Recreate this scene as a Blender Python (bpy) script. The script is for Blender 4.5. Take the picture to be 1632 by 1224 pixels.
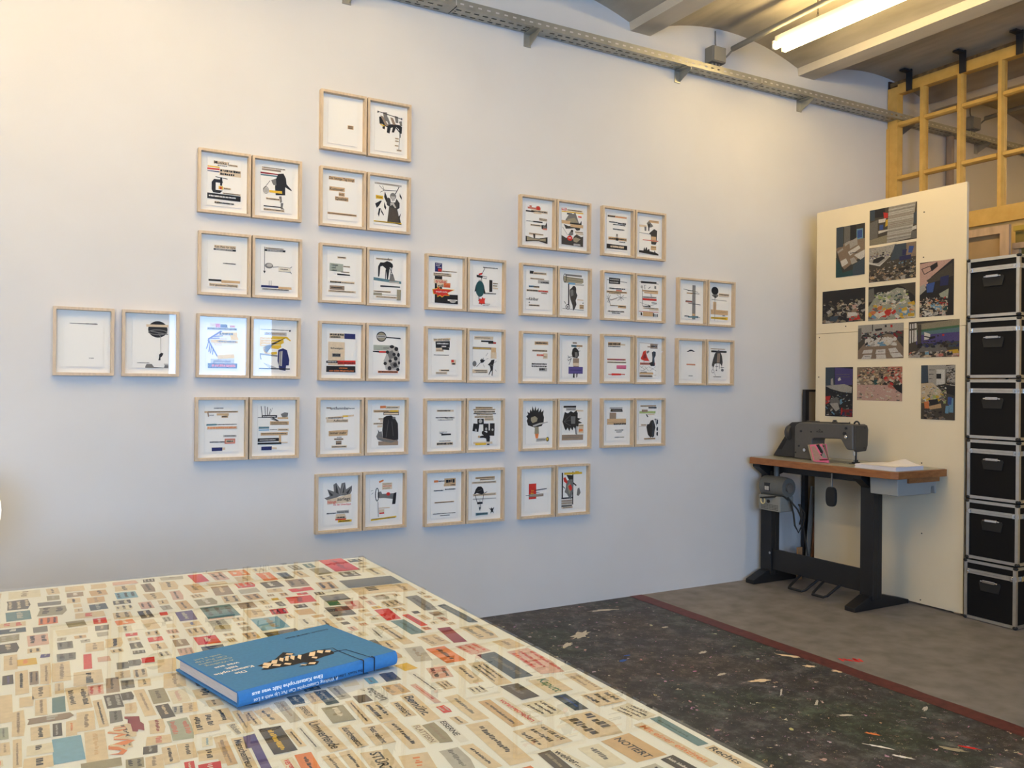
import bpy, math, random
import numpy as np
from mathutils import Matrix, Vector

for _o in list(bpy.data.objects):
    bpy.data.objects.remove(_o)
SC = bpy.context.scene
COL = SC.collection

# ------------------------------------------------------------------ camera
F_PX, YAW, PITCH, ROLL = 1357.692, .5183765, .0011339, .0094078
D = 4.053            # distance camera -> picture wall (plane y = D)
H = 1.252            # camera height
_cy, _sy, _cp, _sp = math.cos(YAW), math.sin(YAW), math.cos(PITCH), math.sin(PITCH)
_cr, _sr = math.cos(ROLL), math.sin(ROLL)
FW = np.array([_sy * _cp, _cy * _cp, _sp])
_rt = np.array([_cy, -_sy, 0.])
_up = np.cross(_rt, FW)
RT = _cr * _rt + _sr * _up
UP = -_sr * _rt + _cr * _up
cam_d = bpy.data.cameras.new('camera')
cam_d.sensor_fit = 'HORIZONTAL'
cam_d.sensor_width = 36.
cam_d.lens = F_PX / 1632. * 36.
cam_d.clip_start = .02
cam = bpy.data.objects.new('camera', cam_d)
COL.objects.link(cam)
_m = Matrix.Identity(4)
for i in range(3):
    _m[i][0], _m[i][1], _m[i][2] = RT[i], UP[i], -FW[i]
_m[2][3] = H
cam.matrix_world = _m
SC.camera = cam


def ray(px, py):
    return FW + RT * (px - 816) / F_PX - UP * (py - 612) / F_PX


def onz(px, py, z):          # photo pixel -> point on a horizontal plane
    v = ray(px, py)
    return np.array([0, 0, H]) + v * (z - H) / v[2]


def ony(px, py, y=D):        # -> point on a plane parallel to the picture wall
    v = ray(px, py)
    return np.array([0, 0, H]) + v * y / v[1]


def onx(px, py, x):          # -> point on a plane across the room
    v = ray(px, py)
    return np.array([0, 0, H]) + v * x / v[0]


def pj(p):
    p = np.array(p, float) - np.array([0, 0, H])
    z = p @ FW
    return 816 + F_PX * (p @ RT) / z, 612 - F_PX * (p @ UP) / z


# ------------------------------------------------------------------ world, exposure
W = bpy.data.worlds.new('sky')
SC.world = W
W.use_nodes = True
_bg = W.node_tree.nodes['Background']
_bg.inputs['Color'].default_value = (.39, .62, 1.0, 1)
_bg.inputs['Strength'].default_value = 15.0
SC.view_settings.view_transform = 'Standard'
SC.view_settings.look = 'None'
SC.view_settings.gamma = 1
SC.view_settings.use_curve_mapping = False
SC.view_settings.exposure = 0.47
SC.cycles.use_denoising = True
SC.cycles.max_bounces = 8
SC.cycles.diffuse_bounces = 5
SC.cycles.glossy_bounces = 5
SC.cycles.transparent_max_bounces = 12
SC.cycles.caustics_reflective = False
SC.cycles.caustics_refractive = False
SC.cycles.sample_clamp_indirect = 6
YB = -3.2            # wall behind the camera
WINDOWS = [(1.49, 2.86, 1.18, 2.36), (-2.3, .1, .9, 2.6)]  # second window unseen, placed and sized for daylight on the lower wall
for x0, x1, z0, z1 in WINDOWS:       # portals: where the sky comes in
    ld = bpy.data.lights.new('window_daylight', 'AREA')
    ld.shape = 'RECTANGLE'
    ld.size, ld.size_y = x1 - x0, z1 - z0
    ld.cycles.is_portal = True
    lo = bpy.data.objects.new('window_daylight', ld)
    COL.objects.link(lo)
    lo.location = ((x0 + x1) / 2, YB - .12, (z0 + z1) / 2)
    lo.rotation_euler = (math.radians(90), 0, 0)
TUBE_STRENGTH = 31.0
TUBE_COLOR = (1.0, .71, .30)

# ------------------------------------------------------------------ materials
MATS = {}


def mat(name, c, rough=.6, metal=0., var=.0, scale=8., bump=0., stretch=None, spec=.5, c2=None, detail=4.):
    if name in MATS:
        return MATS[name]
    m = bpy.data.materials.new(name)
    m.use_nodes = True
    nt = m.node_tree
    b = nt.nodes['Principled BSDF']
    b.inputs['Roughness'].default_value = rough
    b.inputs['Metallic'].default_value = metal
    b.inputs['Specular IOR Level'].default_value = spec
    b.inputs['Base Color'].default_value = (*c, 1)
    if var or bump or c2:
        tc = nt.nodes.new('ShaderNodeTexCoord')
        mp = nt.nodes.new('ShaderNodeMapping')
        if stretch:
            mp.inputs['Scale'].default_value = stretch
        nt.links.new(tc.outputs['Object'], mp.inputs['Vector'])
        n = nt.nodes.new('ShaderNodeTexNoise')
        n.inputs['Scale'].default_value = scale
        n.inputs['Detail'].default_value = detail
        nt.links.new(mp.outputs['Vector'], n.inputs['Vector'])
        r = nt.nodes.new('ShaderNodeValToRGB')
        r.color_ramp.elements[0].position = .3
        r.color_ramp.elements[1].position = .7
        lo = c2 if c2 else tuple(max(0, x * (1 - var)) for x in c)
        hi = c if c2 else tuple(min(1, x * (1 + var)) for x in c)
        r.color_ramp.elements[0].color = (*lo, 1)
        r.color_ramp.elements[1].color = (*hi, 1)
        nt.links.new(n.outputs['Fac'], r.inputs['Fac'])
        nt.links.new(r.outputs['Color'], b.inputs['Base Color'])
        if bump:
            bp = nt.nodes.new('ShaderNodeBump')
            bp.inputs['Strength'].default_value = bump
            bp.inputs['Distance'].default_value = .01
            nt.links.new(n.outputs['Fac'], bp.inputs['Height'])
            nt.links.new(bp.outputs['Normal'], b.inputs['Normal'])
    MATS[name] = m
    return m


def glass_mat(name, tint=(1, 1, 1), rough=0., ior=1.5):
    if name in MATS:
        return MATS[name]
    m = bpy.data.materials.new(name)
    m.use_nodes = True
    nt = m.node_tree
    nt.nodes.remove(nt.nodes['Principled BSDF'])
    out = nt.nodes['Material Output']
    tr = nt.nodes.new('ShaderNodeBsdfTransparent')
    tr.inputs['Color'].default_value = (*tint, 1)
    gl = nt.nodes.new('ShaderNodeBsdfGlossy')
    gl.inputs['Roughness'].default_value = rough
    fr = nt.nodes.new('ShaderNodeFresnel')
    fr.inputs['IOR'].default_value = ior
    geo = nt.nodes.new('ShaderNodeNewGeometry')
    inv = nt.nodes.new('ShaderNodeMath')
    inv.operation = 'SUBTRACT'
    inv.inputs[0].default_value = 1
    nt.links.new(geo.outputs['Backfacing'], inv.inputs[1])
    mu = nt.nodes.new('ShaderNodeMath')
    mu.operation = 'MULTIPLY'
    nt.links.new(fr.outputs[0], mu.inputs[0])
    nt.links.new(inv.outputs[0], mu.inputs[1])
    mx = nt.nodes.new('ShaderNodeMixShader')
    nt.links.new(mu.outputs[0], mx.inputs[0])
    nt.links.new(tr.outputs[0], mx.inputs[1])
    nt.links.new(gl.outputs[0], mx.inputs[2])
    nt.links.new(mx.outputs[0], out.inputs['Surface'])
    MATS[name] = m
    return m


def emit_mat(name, c, s):
    m = bpy.data.materials.new(name)
    m.use_nodes = True
    nt = m.node_tree
    nt.nodes.remove(nt.nodes['Principled BSDF'])
    e = nt.nodes.new('ShaderNodeEmission')
    e.inputs['Color'].default_value = (*c, 1)
    e.inputs['Strength'].default_value = s
    nt.links.new(e.outputs[0], nt.nodes['Material Output'].inputs['Surface'])
    return m


# ink and paper colours used by the collages, prints and clippings
INK = {'k': (.02, .02, .024), 'K': (.055, .052, .05), 'g': (.2, .195, .185), 'G': (.52, .5, .46), 'w': (.86, .84, .8),
       't': (.68, .46, .25), 'T': (.78, .63, .44), 'n': (.34, .25, .18), 'o': (.82, .25, .08), 'r': (.68, .04, .03),
       'R': (.66, .22, .16), 'M': (.28, .02, .03), 'y': (.82, .52, .04), 'b': (.02, .03, .14), 'v': (.1, .08, .28),
       'c': (.12, .24, .28), 'C': (.2, .42, .62), 'm': (.72, .16, .3), 'e': (.45, .56, .2), 'q': (.02, .09, .1),
       's': (.42, .46, .38), 'l': (.83, .76, .62), 'f': (.07, .2, .1), 'u': (.05, .12, .42), 'd': (.09, .075, .06),
       'p': (.74, .48, .42), 'O': (.36, .32, .22), 'a': (.06, .09, .13)}


def ink(k, print_=False):
    if print_:
        return mat('photo_ink_' + k + ('_dark' if k.isupper() else ''), tuple(.5 * q for q in INK[k]), .4, var=.2, scale=220., spec=.4)
    return mat('paper_ink_' + k + ('_dark' if k.isupper() else ''), INK[k], .75, var=.07, scale=90., spec=.25)


# ------------------------------------------------------------------ mesh helpers
ROOTLOC = {}


class MB:
    def __init__(s):
        s.v, s.f, s.m = [], [], []
        s.cur = 0

    def quad(s, *p):
        n = len(s.v)
        s.v += [tuple(q) for q in p]
        s.f.append(tuple(range(n, n + len(p))))
        s.m.append(s.cur)
        return s

    def box(s, x0, y0, z0, x1, y1, z1):
        if x0 > x1: x0, x1 = x1, x0
        if y0 > y1: y0, y1 = y1, y0
        if z0 > z1: z0, z1 = z1, z0
        n = len(s.v)
        s.v += [(x0, y0, z0), (x1, y0, z0), (x1, y1, z0), (x0, y1, z0), (x0, y0, z1), (x1, y0, z1), (x1, y1, z1), (x0, y1, z1)]
        for q in ((0, 3, 2, 1), (4, 5, 6, 7), (0, 1, 5, 4), (1, 2, 6, 5), (2, 3, 7, 6), (3, 0, 4, 7)):
            s.f.append(tuple(n + i for i in q))
            s.m.append(s.cur)
        return s

    def prism(s, poly, vec):
        """extrude a planar 3-D polygon by vec"""
        n, k = len(s.v), len(poly)
        vec = np.array(vec, float)
        P = [np.array(p, float) for p in poly]
        nrm = sum((np.cross(P[i] - P[0], P[(i + 1) % k] - P[0]) for i in range(k)), np.zeros(3))
        if nrm @ vec > 0:
            P = P[::-1]
        s.v += [tuple(p) for p in P] + [tuple(p + vec) for p in P]
        s.f.append(tuple(range(n, n + k)))
        s.f.append(tuple(n + k + i for i in range(k - 1, -1, -1)))
        s.m += [s.cur] * 2
        for i in range(k):
            j = (i + 1) % k
            s.f.append((n + j, n + i, n + k + i, n + k + j))
            s.m.append(s.cur)
        return s

    def tube(s, path, r, n=10, caps=True):
        path = [np.array(p, float) for p in path]
        rs = r if isinstance(r, (list, tuple)) else [r] * len(path)
        prev = None
        base = len(s.v)
        for i, p in enumerate(path):
            d = path[min(i + 1, len(path) - 1)] - path[max(i - 1, 0)]
            d = d / (np.linalg.norm(d) + 1e-12)
            if prev is None:
                a = np.array([0, 0, 1.]) if abs(d[2]) < .9 else np.array([1., 0, 0])
            else:
                a = prev
            u = a - d * (a @ d)
            u /= np.linalg.norm(u)
            w = np.cross(d, u)
            prev = u
            for k in range(n):
                t = 2 * math.pi * k / n
                s.v.append(tuple(p + rs[i] * (math.cos(t) * u + math.sin(t) * w)))
        for i in range(len(path) - 1):
            for k in range(n):
                a, b = base + i * n + k, base + i * n + (k + 1) % n
                s.f.append((a, b, b + n, a + n))
                s.m.append(s.cur)
        if caps:
            s.f.append(tuple(base + k for k in range(n - 1, -1, -1)))
            e = base + (len(path) - 1) * n
            s.f.append(tuple(e + k for k in range(n)))
            s.m += [s.cur] * 2
        return s

    def sphere(s, c, r, nu=16, nv=10, sc=(1, 1, 1)):
        pts, rad = [], []
        for i in range(nv + 1):
            t = math.pi * i / nv
            pts.append((c[0], c[1], c[2] - r * sc[2] * math.cos(t)))
            rad.append(max(r * math.sin(t), 1e-5))
        b = len(s.v)
        s.tube(pts, rad, nu, False)
        for i in range(b, len(s.v)):
            v = s.v[i]
            s.v[i] = (c[0] + (v[0] - c[0]) * sc[0], c[1] + (v[1] - c[1]) * sc[1], v[2])
        return s

    def build(s, name, mats, parent=None, smooth=False, bevel=0., seg=2):
        if not isinstance(mats, (list, tuple)):
            mats = [mats]
        root = parent
        while root is not None and root.parent is not None:
            root = root.parent
        loc = ROOTLOC.get(root.name, (0, 0, 0)) if root is not None else None
        V = np.array(s.v, float).reshape(-1, 3)
        if loc is None:
            lo, hi = V.min(0), V.max(0)
            loc = ((lo[0] + hi[0]) / 2, (lo[1] + hi[1]) / 2, lo[2])
        V = V - np.array(loc)
        me = bpy.data.meshes.new(name)
        me.from_pydata(V.tolist(), [], s.f)
        for m in mats:
            me.materials.append(m)
        if len(mats) > 1:
            me.polygons.foreach_set('material_index', s.m)
        if smooth:
            me.polygons.foreach_set('use_smooth', [True] * len(me.polygons))
            try:
                me.set_sharp_from_angle(angle=math.radians(38))
            except Exception:
                pass
        me.update()
        o = bpy.data.objects.new(name, me)
        COL.objects.link(o)
        if parent is not None:
            o.parent = parent
        else:
            o.location = loc
            ROOTLOC[o.name] = tuple(loc)
        if bevel:
            b = o.modifiers.new('bevel', 'BEVEL')
            b.width, b.segments, b.limit_method = bevel, seg, 'ANGLE'
        return o


def tag(o, label=None, cat=None, group=None, kind=None):
    if label: o['label'] = label
    if cat: o['category'] = cat
    if group: o['group'] = group
    if kind: o['kind'] = kind
    return o


def thing(name, loc, label, cat, group=None, kind=None):
    e = bpy.data.objects.new(name, None)
    e.empty_display_size = .1
    COL.objects.link(e)
    e.location = loc
    ROOTLOC[e.name] = tuple(loc)
    return tag(e, label, cat, group, kind)


def copy_thing(root, loc, label=None):
    r = root.copy()
    COL.objects.link(r)
    r.location = loc
    ROOTLOC[r.name] = tuple(loc)
    if label: r['label'] = label
    for ch in list(root.children):
        c = ch.copy()
        COL.objects.link(c)
        c.parent = r
        for g in list(ch.children):
            d = g.copy()
            COL.objects.link(d)
            d.parent = c
    return r


_TX = {}


def text_geo(s, bold=.0, shear=0.):
    key = (s, bold, shear)
    if key in _TX:
        return _TX[key]
    cu = bpy.data.curves.new('letters', 'FONT')
    cu.body, cu.size, cu.resolution_u, cu.offset, cu.shear = s, 1., 3, bold, shear
    ob = bpy.data.objects.new('letters', cu)
    me = bpy.data.meshes.new_from_object(ob)
    V = np.array([v.co[:2] for v in me.vertices])
    Fc = [tuple(p.vertices) for p in me.polygons]
    bpy.data.objects.remove(ob)
    bpy.data.curves.remove(cu)
    bpy.data.meshes.remove(me)
    x0, x1 = V[:, 0].min(), V[:, 0].max()
    V[:, 0] -= x0
    _TX[key] = (V / .7, Fc, (x1 - x0) / .7)      # cap height about 1
    return _TX[key]


class Plane:
    """draws flat print: p = O + x*ux + y*uy, raised along n"""

    def __init__(s, O, ux, uy, n):
        s.O, s.ux, s.uy, s.n = [np.array(a, float) for a in (O, ux, uy, n)]
        s.flip = (np.cross(s.ux, s.uy) @ s.n) < 0

    def P(s, x, y, h=0.):
        return s.O + s.ux * x + s.uy * y + s.n * h

    def poly(s, mb, pts, h):
        q = [s.P(x, y, h) for x, y in pts]
        # keep faces turned to n
        a = sum(pts[i][0] * pts[(i + 1) % len(pts)][1] - pts[(i + 1) % len(pts)][0] * pts[i][1] for i in range(len(pts)))
        if (a < 0) != s.flip:
            q = q[::-1]
        mb.quad(*q)

    def text(s, mb, x, y, hgt, txt, h, width=None, bold=.0, shear=0., right=(1, 0)):
        """x,y = top-left in plane units (y runs down along uy)"""
        V, Fc, w = text_geo(txt, bold, shear)
        lx, ly = np.linalg.norm(s.ux), np.linalg.norm(s.uy)
        sy = hgt                      # in y units
        sx = (width / w) if width else hgt * ly / lx
        n = len(mb.v)
        for vx, vy in V:
            mb.v.append(tuple(s.P(x + vx * sx, y + hgt - vy * sy, h)))
        for f in Fc:
            f = f if s.flip else f[::-1]
            f = tuple(n + i for i in f)
            a, b, c = [np.array(mb.v[i]) for i in f[:3]]
            if np.cross(b - a, c - a) @ s.n < 0:
                f = f[::-1]
            mb.f.append(f)
            mb.m.append(mb.cur)

# ------------------------------------------------------------------ room shell
XL, XR = -2.6, 9.0           # left wall, far wall of the neighbouring room
XP = 5.47                    # glazed partition
wall_paint = mat('white_wall_paint', (.70, .695, .685), .85, var=.02, scale=3., spec=.2)
plaster2 = mat('old_plaster_paint', (.74, .68, .62), .85, var=.04, scale=4., spec=.2)


def dark_floor_mat():
    m = bpy.data.materials.new('paint_spattered_dark_floor')
    m.use_nodes = True
    nt = m.node_tree
    L = nt.links.new
    b = nt.nodes['Principled BSDF']
    b.inputs['Roughness'].default_value = .55
    tc = nt.nodes.new('ShaderNodeTexCoord')
    n1 = nt.nodes.new('ShaderNodeTexNoise')
    n1.inputs['Scale'].default_value = 11
    n1.inputs['Detail'].default_value = 10
    n1.inputs['Roughness'].default_value = .75
    L(tc.outputs['Object'], n1.inputs['Vector'])
    r1 = nt.nodes.new('ShaderNodeValToRGB')
    e = r1.color_ramp.elements
    e[0].position, e[0].color = .32, (.014, .015, .016, 1)
    e[1].position, e[1].color = .72, (.19, .18, .175, 1)
    x = e.new(.5)
    x.color = (.046, .046, .048, 1)
    L(n1.outputs['Fac'], r1.inputs['Fac'])
    # broad tints: green, violet, brown
    n2 = nt.nodes.new('ShaderNodeTexNoise')
    n2.inputs['Scale'].default_value = 2.2
    L(tc.outputs['Object'], n2.inputs['Vector'])
    r2 = nt.nodes.new('ShaderNodeValToRGB')
    e = r2.color_ramp.elements
    e[0].position, e[0].color = .3, (.55, .8, .6, 1)
    e[1].position, e[1].color = .7, (1.0, .85, .72, 1)
    x = e.new(.5)
    x.color = (.85, .88, 1.0, 1)
    L(n2.outputs['Fac'], r2.inputs['Fac'])
    mul = nt.nodes.new('ShaderNodeMix')
    mul.data_type, mul.blend_type = 'RGBA', 'MULTIPLY'
    mul.inputs['Factor'].default_value = 1
    L(r1.outputs['Color'], mul.inputs[6])
    L(r2.outputs['Color'], mul.inputs[7])
    col = mul.outputs[2]
    # spatters: three sizes of voronoi dots in random colours
    for sc, th, bright in ((14., .36, .26), (34., .44, .32), (70., .5, .26), (130., .55, .22)):
        ns = nt.nodes.new('ShaderNodeTexNoise')
        ns.inputs['Scale'].default_value = sc * 1.7
        L(tc.outputs['Object'], ns.inputs['Vector'])
        vm = nt.nodes.new('ShaderNodeVectorMath')
        vm.operation = 'MULTIPLY_ADD'
        vm.inputs[1].default_value = (.05, .05, 0)
        L(ns.outputs['Color'], vm.inputs[0])
        L(tc.outputs['Object'], vm.inputs[2])
        vo = nt.nodes.new('ShaderNodeTexVoronoi')
        vo.inputs['Scale'].default_value = sc
        vo.inputs['Randomness'].default_value = 1
        L(vm.outputs[0], vo.inputs['Vector'])
        wn = nt.nodes.new('ShaderNodeTexWhiteNoise')
        L(vo.outputs['Position'], wn.inputs['Vector'])
        # only some cells carry a dot, of random size
        mm = nt.nodes.new('ShaderNodeMath')
        mm.operation = 'MULTIPLY'
        mm.inputs[1].default_value = th
        L(wn.outputs['Value'], mm.inputs[0])
        sb = nt.nodes.new('ShaderNodeMath')
        sb.operation = 'SUBTRACT'
        sb.inputs[1].default_value = th * .52
        L(mm.outputs[0], sb.inputs[0])
        lt = nt.nodes.new('ShaderNodeMath')
        lt.operation = 'LESS_THAN'
        L(vo.outputs['Distance'], lt.inputs[0])
        L(sb.outputs[0], lt.inputs[1])
        hs = nt.nodes.new('ShaderNodeMix')
        hs.data_type = 'RGBA'
        hs.inputs['Factor'].default_value = .3
        hs.inputs[6].default_value = (bright, bright * .95, bright * .86, 1)
        L(wn.outputs['Color'], hs.inputs[7])
        mx = nt.nodes.new('ShaderNodeMix')
        mx.data_type = 'RGBA'
        L(lt.outputs[0], mx.inputs['Factor'])
        L(col, mx.inputs[6])
        L(hs.outputs[2], mx.inputs[7])
        col = mx.outputs[2]
    L(col, b.inputs['Base Color'])
    bp = nt.nodes.new('ShaderNodeBump')
    bp.inputs['Strength'].default_value = .15
    L(n1.outputs['Fac'], bp.inputs['Height'])
    L(bp.outputs['Normal'], b.inputs['Normal'])
    return m


XS0, XS1 = 3.135, 3.218      # maroon strip
floor = tag(MB().box(XL, YB, -.1, XS0, D, 0).build('floor', dark_floor_mat()), 'dark floor covered in dried paint spatters', None, None, 'structure')
floor2 = tag(MB().box(XS1, YB, -.1, XR, D, 0).build('floor', mat('worn_grey_floor', (.235, .22, .222), .6, scale=9., c2=(.145, .138, .135), detail=12., bump=.05)),
             'worn plain grey floor under sewing table and cases', None, None, 'structure')
random.seed(5)
mb = MB()
ny = 90
for i in range(ny):          # strip with ragged edges
    y0, y1 = YB + (D - YB) * i / ny, YB + (D - YB) * (i + 1) / ny
    if i == 0:
        ea, eb = XS0, XS1
    na, nb = XS0 - random.uniform(0, .006), XS1 + random.uniform(-.002, .007)
    mb.quad((ea, y0, .0015), (eb, y0, .0015), (nb, y1, .0015), (na, y1, .0015))
    ea, eb = na, nb
mb.box(XS0, YB, -.1, XS1, D, -.0005)
tag(mb.build('trim_1', mat('maroon_floor_paint', (.10, .022, .022), .55, var=.25, scale=30.)), 'narrow maroon strip between the two floor surfaces', None, None, 'structure')


def splash(parent, name, px, py, rx, ry, ang, c, seed, n=22, z=.0012):
    random.seed(seed)
    p = onz(px, py, 0)
    pts = []
    for k in range(n):
        t = 2 * math.pi * k / n
        r = random.uniform(.55, 1.15)
        x, y = rx * r * math.cos(t), ry * r * math.sin(t)
        pts.append((p[0] + x * math.cos(ang) - y * math.sin(ang), p[1] + x * math.sin(ang) + y * math.cos(ang), z))
    MB().quad(*pts).build(name, ink(c), parent)


for i, (px, py, rx, ry, a, c) in enumerate([(925, 1012, .085, .035, .5, 'G'), (905, 1028, .05, .02, .6, 'G'), (960, 973, .11, .018, -.2, 'G'),
                                            (1212, 1085, .06, .018, -.3, 'T'), (1262, 1046, .07, .02, -.9, 'T'), (1338, 1070, .04, .02, -.8, 'T'), (1290, 1062, .03, .015, -.8, 'T'),
                                            (1348, 1140, .035, .012, -.5, 'G'), (1302, 1120, .04, .007, .6, 'G'), (1245, 1103, .05, .005, .7, 'G'), (1400, 1190, .05, .008, -1., 'w'),
                                            (1440, 1207, .04, .008, -1., 'w'), (1390, 1170, .03, .01, -1., 'o'), (1475, 1130, .03, .01, .4, 'G'), (1545, 1192, .035, .009, -1., 'r'),
                                            (1520, 1195, .05, .015, -1., 'O'), (1595, 1225, .03, .006, -1., 'l'), (993, 1053, .03, .012, .3, 'u'), (1000, 1045, .02, .01, 0, 'u'),
                                            (1120, 1040, .03, .012, .2, 'G'), (1060, 1000, .025, .012, .2, 'G'), (1150, 1075, .03, .012, .1, 'G')]):
    splash(floor, 'paint_splash', px, py, rx, ry, a, c, 40 + i)
mb = MB()
random.seed(3)
for k in range(7):           # red scribble on the grey floor
    a = onz(1338 + 5 * k + random.uniform(-2, 2), 1049 + random.uniform(-1, 2), 0)
    b = onz(1345 + 5 * k, 1054 + random.uniform(-1, 2), 0)
    d = (b - a) / np.linalg.norm(b - a)
    n = np.array([-d[1], d[0], 0]) * .006
    mb.quad(*[tuple(q + np.array([0, 0, .001])) for q in (a - n, b - n, b + n, a + n)])
mb.build('red_paint_mark', mat('red_floor_paint', (.75, .03, .03), .6), floor2)

# walls
tag(MB().box(XL - .15, D, -.1, XR + .15, D + .15, 3.75).build('wall_front', wall_paint), 'long white wall hung with framed collages', None, None, 'structure')
tag(MB().box(XL - .15, YB - .15, -.1, XL, D, 3.75).build('wall_left', wall_paint), 'white side wall at the left of the room', None, None, 'structure')
tag(MB().box(XR, YB - .15, -.1, XR + .15, D, 3.75).build('wall_far_right', plaster2), 'far wall of the neighbouring room', None, None, 'structure')
mb = MB()
xs = sorted([XL - .15, XR + .15] + [w for q in WINDOWS for w in q[:2]])
prev = xs[0]
for x0, x1, z0, z1 in sorted(WINDOWS):
    mb.box(prev, YB - .15, -.1, x0, YB, 3.75)
    mb.box(x0, YB - .15, -.1, x1, YB, z0)
    mb.box(x0, YB - .15, z1, x1, YB, 3.75)
    prev = x1
mb.box(prev, YB - .15, -.1, XR + .15, YB, 3.75)
tag(mb.build('wall_back', wall_paint), 'white window wall behind the viewer', None, None, 'structure')
for k, (x0, x1, z0, z1) in enumerate(sorted(WINDOWS)):
    w = thing('window_%d' % (k + 2), ((x0 + x1) / 2, YB - .075, z0), 'daylight window in the wall behind the viewer', None, None, 'structure')
    wm = mat('white_window_paint', (.7, .7, .68), .5)
    nm = 2 if x1 - x0 > 1.6 else 1
    for a in [x0, x1 - .05]:
        MB().box(a, YB - .1, z0, a + .05, YB - .05, z1).build('stile', wm, w)
    for a in [z0, z1 - .05]:
        MB().box(x0 + .05, YB - .1, a, x1 - .05, YB - .05, a + .05).build('rail', wm, w)
    for q in range(nm):
        xm = x0 + (x1 - x0) * (q + 1) / (nm + 1)
        if nm > 1:
            MB().box(xm - .025, YB - .1, z0 + .05, xm + .025, YB - .05, z1 - .05).build('mullion', wm, w)
    MB().box(x0 + .05, YB - .078, z0 + .05, x1 - .05, YB - .073, z1 - .05).build('pane', glass_mat('window_glass'), w)

# wall below and beside the glazed partition
mb = MB().box(XP, 2.36, -.1, XP + .1, D, 2.33).box(XP, YB, -.1, XP + .1, 2.36, 3.75)
tag(mb.build('wall_right', mat('ochre_panel_paint', (.62, .43, .16), .6, var=.06, scale=5.)), 'low ochre wall below the glazed partition', None, None, 'structure')

# ceiling: shallow concrete vaults between beams
conc = mat('raw_board_marked_concrete', (.54, .50, .42), .9, scale=3.2, c2=(.36, .33, .27), stretch=(2.2, .55, 2.), detail=9., bump=.25, spec=.2)
conc_b = mat('limewashed_beam', (.62, .58, .50), .9, var=.10, scale=3., stretch=(2, .5, 2), bump=.1, spec=.2, detail=8.)
PITCH_B, BW, ZB = 1.42, .165, 3.36
mb = MB()
beams = []
k0, k1 = -5, 5
nseg = 16
for k in range(k0, k1):
    a, b = 3.09 + PITCH_B * k + BW, 3.09 + PITCH_B * (k + 1)
    if b < XL - .2 or a > XR + .2:
        continue
    pts = []
    for i in range(nseg + 1):
        t = i / nseg
        pts.append((a + (b - a) * t, 3.41 + .112 * (1 - (2 * t - 1) ** 2)))
    ysteps = [YB, -1.6, 0., 1.6, 2.8, D]
    for j in range(len(ysteps) - 1):
        for i in range(nseg):
            (xa, za), (xb, zb) = pts[i], pts[i + 1]
            mb.quad((xa, ysteps[j + 1], za), (xb, ysteps[j + 1], zb), (xb, ysteps[j], zb), (xa, ysteps[j], za))
mb.box(XL - .15, YB - .15, 3.62, XR + .15, D + .15, 3.75)
ceiling = tag(mb.build('ceiling', conc, smooth=True), 'raw concrete ceiling of shallow vaults', None, None, 'structure')
for k in range(k0, k1 + 1):
    a = 3.09 + PITCH_B * k
    if a + BW < XL or a > XR:
        continue
    MB().prism([(a, YB, 3.62), (a, YB, 3.405), (a + .008, YB, ZB), (a + BW - .008, YB, ZB), (a + BW, YB, 3.405), (a + BW, YB, 3.62)], (0, D - YB, 0)).build('beam', conc_b, ceiling)

# ------------------------------------------------------------------ glazed partition
part = thing('window_1', (XP, 3.2, 2.3), 'yellow wooden glazed partition with small square panes near the ceiling', None, None, 'structure')
yel = mat('old_yellow_gloss_paint', (.66, .43, .12), .45, var=.12, scale=14., c2=(.56, .34, .08), detail=6.)
pane_m = glass_mat('partition_glass', (.97, .95, .93))
YV = [3.968, 3.776, 3.499, 3.222, 2.945, 2.668, 2.40]
ZR = [3.405, 3.158, 2.77, 2.43]
MB().box(XP - .03, 3.965, 2.33, XP + .03, 4.045, 3.43).build('stile', yel, part)
MB().box(XP - .036, 4.03, 2.33, XP + .03, 4.052, 3.14).build('stile', yel, part)
MB().box(XP - .02, 4.04, 3.14, XP + .03, 4.0525, 3.49).build('wall_batten', mat('dark_stained_wood', (.06, .03, .02), .6), part)
MB().box(XP - .03, 2.36, 3.375, XP + .03, 3.965, 3.445).build('top_rail', yel, part)
MB().box(XP - .012, 2.36, 3.445, XP + .03, 4.04, 3.475).build('top_batten', mat('chipped_wood', (.22, .13, .05), .7, var=.5, scale=22.), part)
MB().box(XP - .03, 2.36, 2.33, XP + .03, 3.965, 2.435).build('bottom_rail', yel, part)
MB().box(XP - .03, 2.36, 2.435, XP + .03, 2.40, 3.375).build('stile', yel, part)
for y in YV[1:-1]:
    MB().prism([(XP - .03, y - .012, 2.435), (XP - .03, y + .012, 2.435), (XP - .012, y + .02, 2.435), (XP + .02, y + .02, 2.435), (XP + .02, y - .02, 2.435), (XP - .012, y - .02, 2.435)], (0, 0, .94)).build('mullion', yel, part)
for j, z in enumerate(ZR[1:3]):
    for i in range(len(YV) - 1):
        ya, yb = YV[i + 1] + (.02 if i < len(YV) - 2 else 0), YV[i] - (.02 if i else .003)
        MB().prism([(XP - .028, ya, z - .010), (XP - .028, ya, z + .010), (XP - .012, ya, z + .018), (XP + .018, ya, z + .018), (XP + .018, ya, z - .018), (XP - .012, ya, z - .018)], (0, yb - ya, 0)).build('muntin', yel, part)
zz = [3.375, 3.176, 3.14, 2.788, 2.752, 2.435]
for i in range(len(YV) - 1):
    ya, yb = YV[i + 1] + .02, YV[i] - .02
    for j in range(3):
        MB().box(XP - .002, ya, zz[2 * j + 1], XP + .002, yb, zz[2 * j]).build('pane', pane_m, part)
blk = mat('black_steel', (.02, .021, .025), .5)
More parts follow.
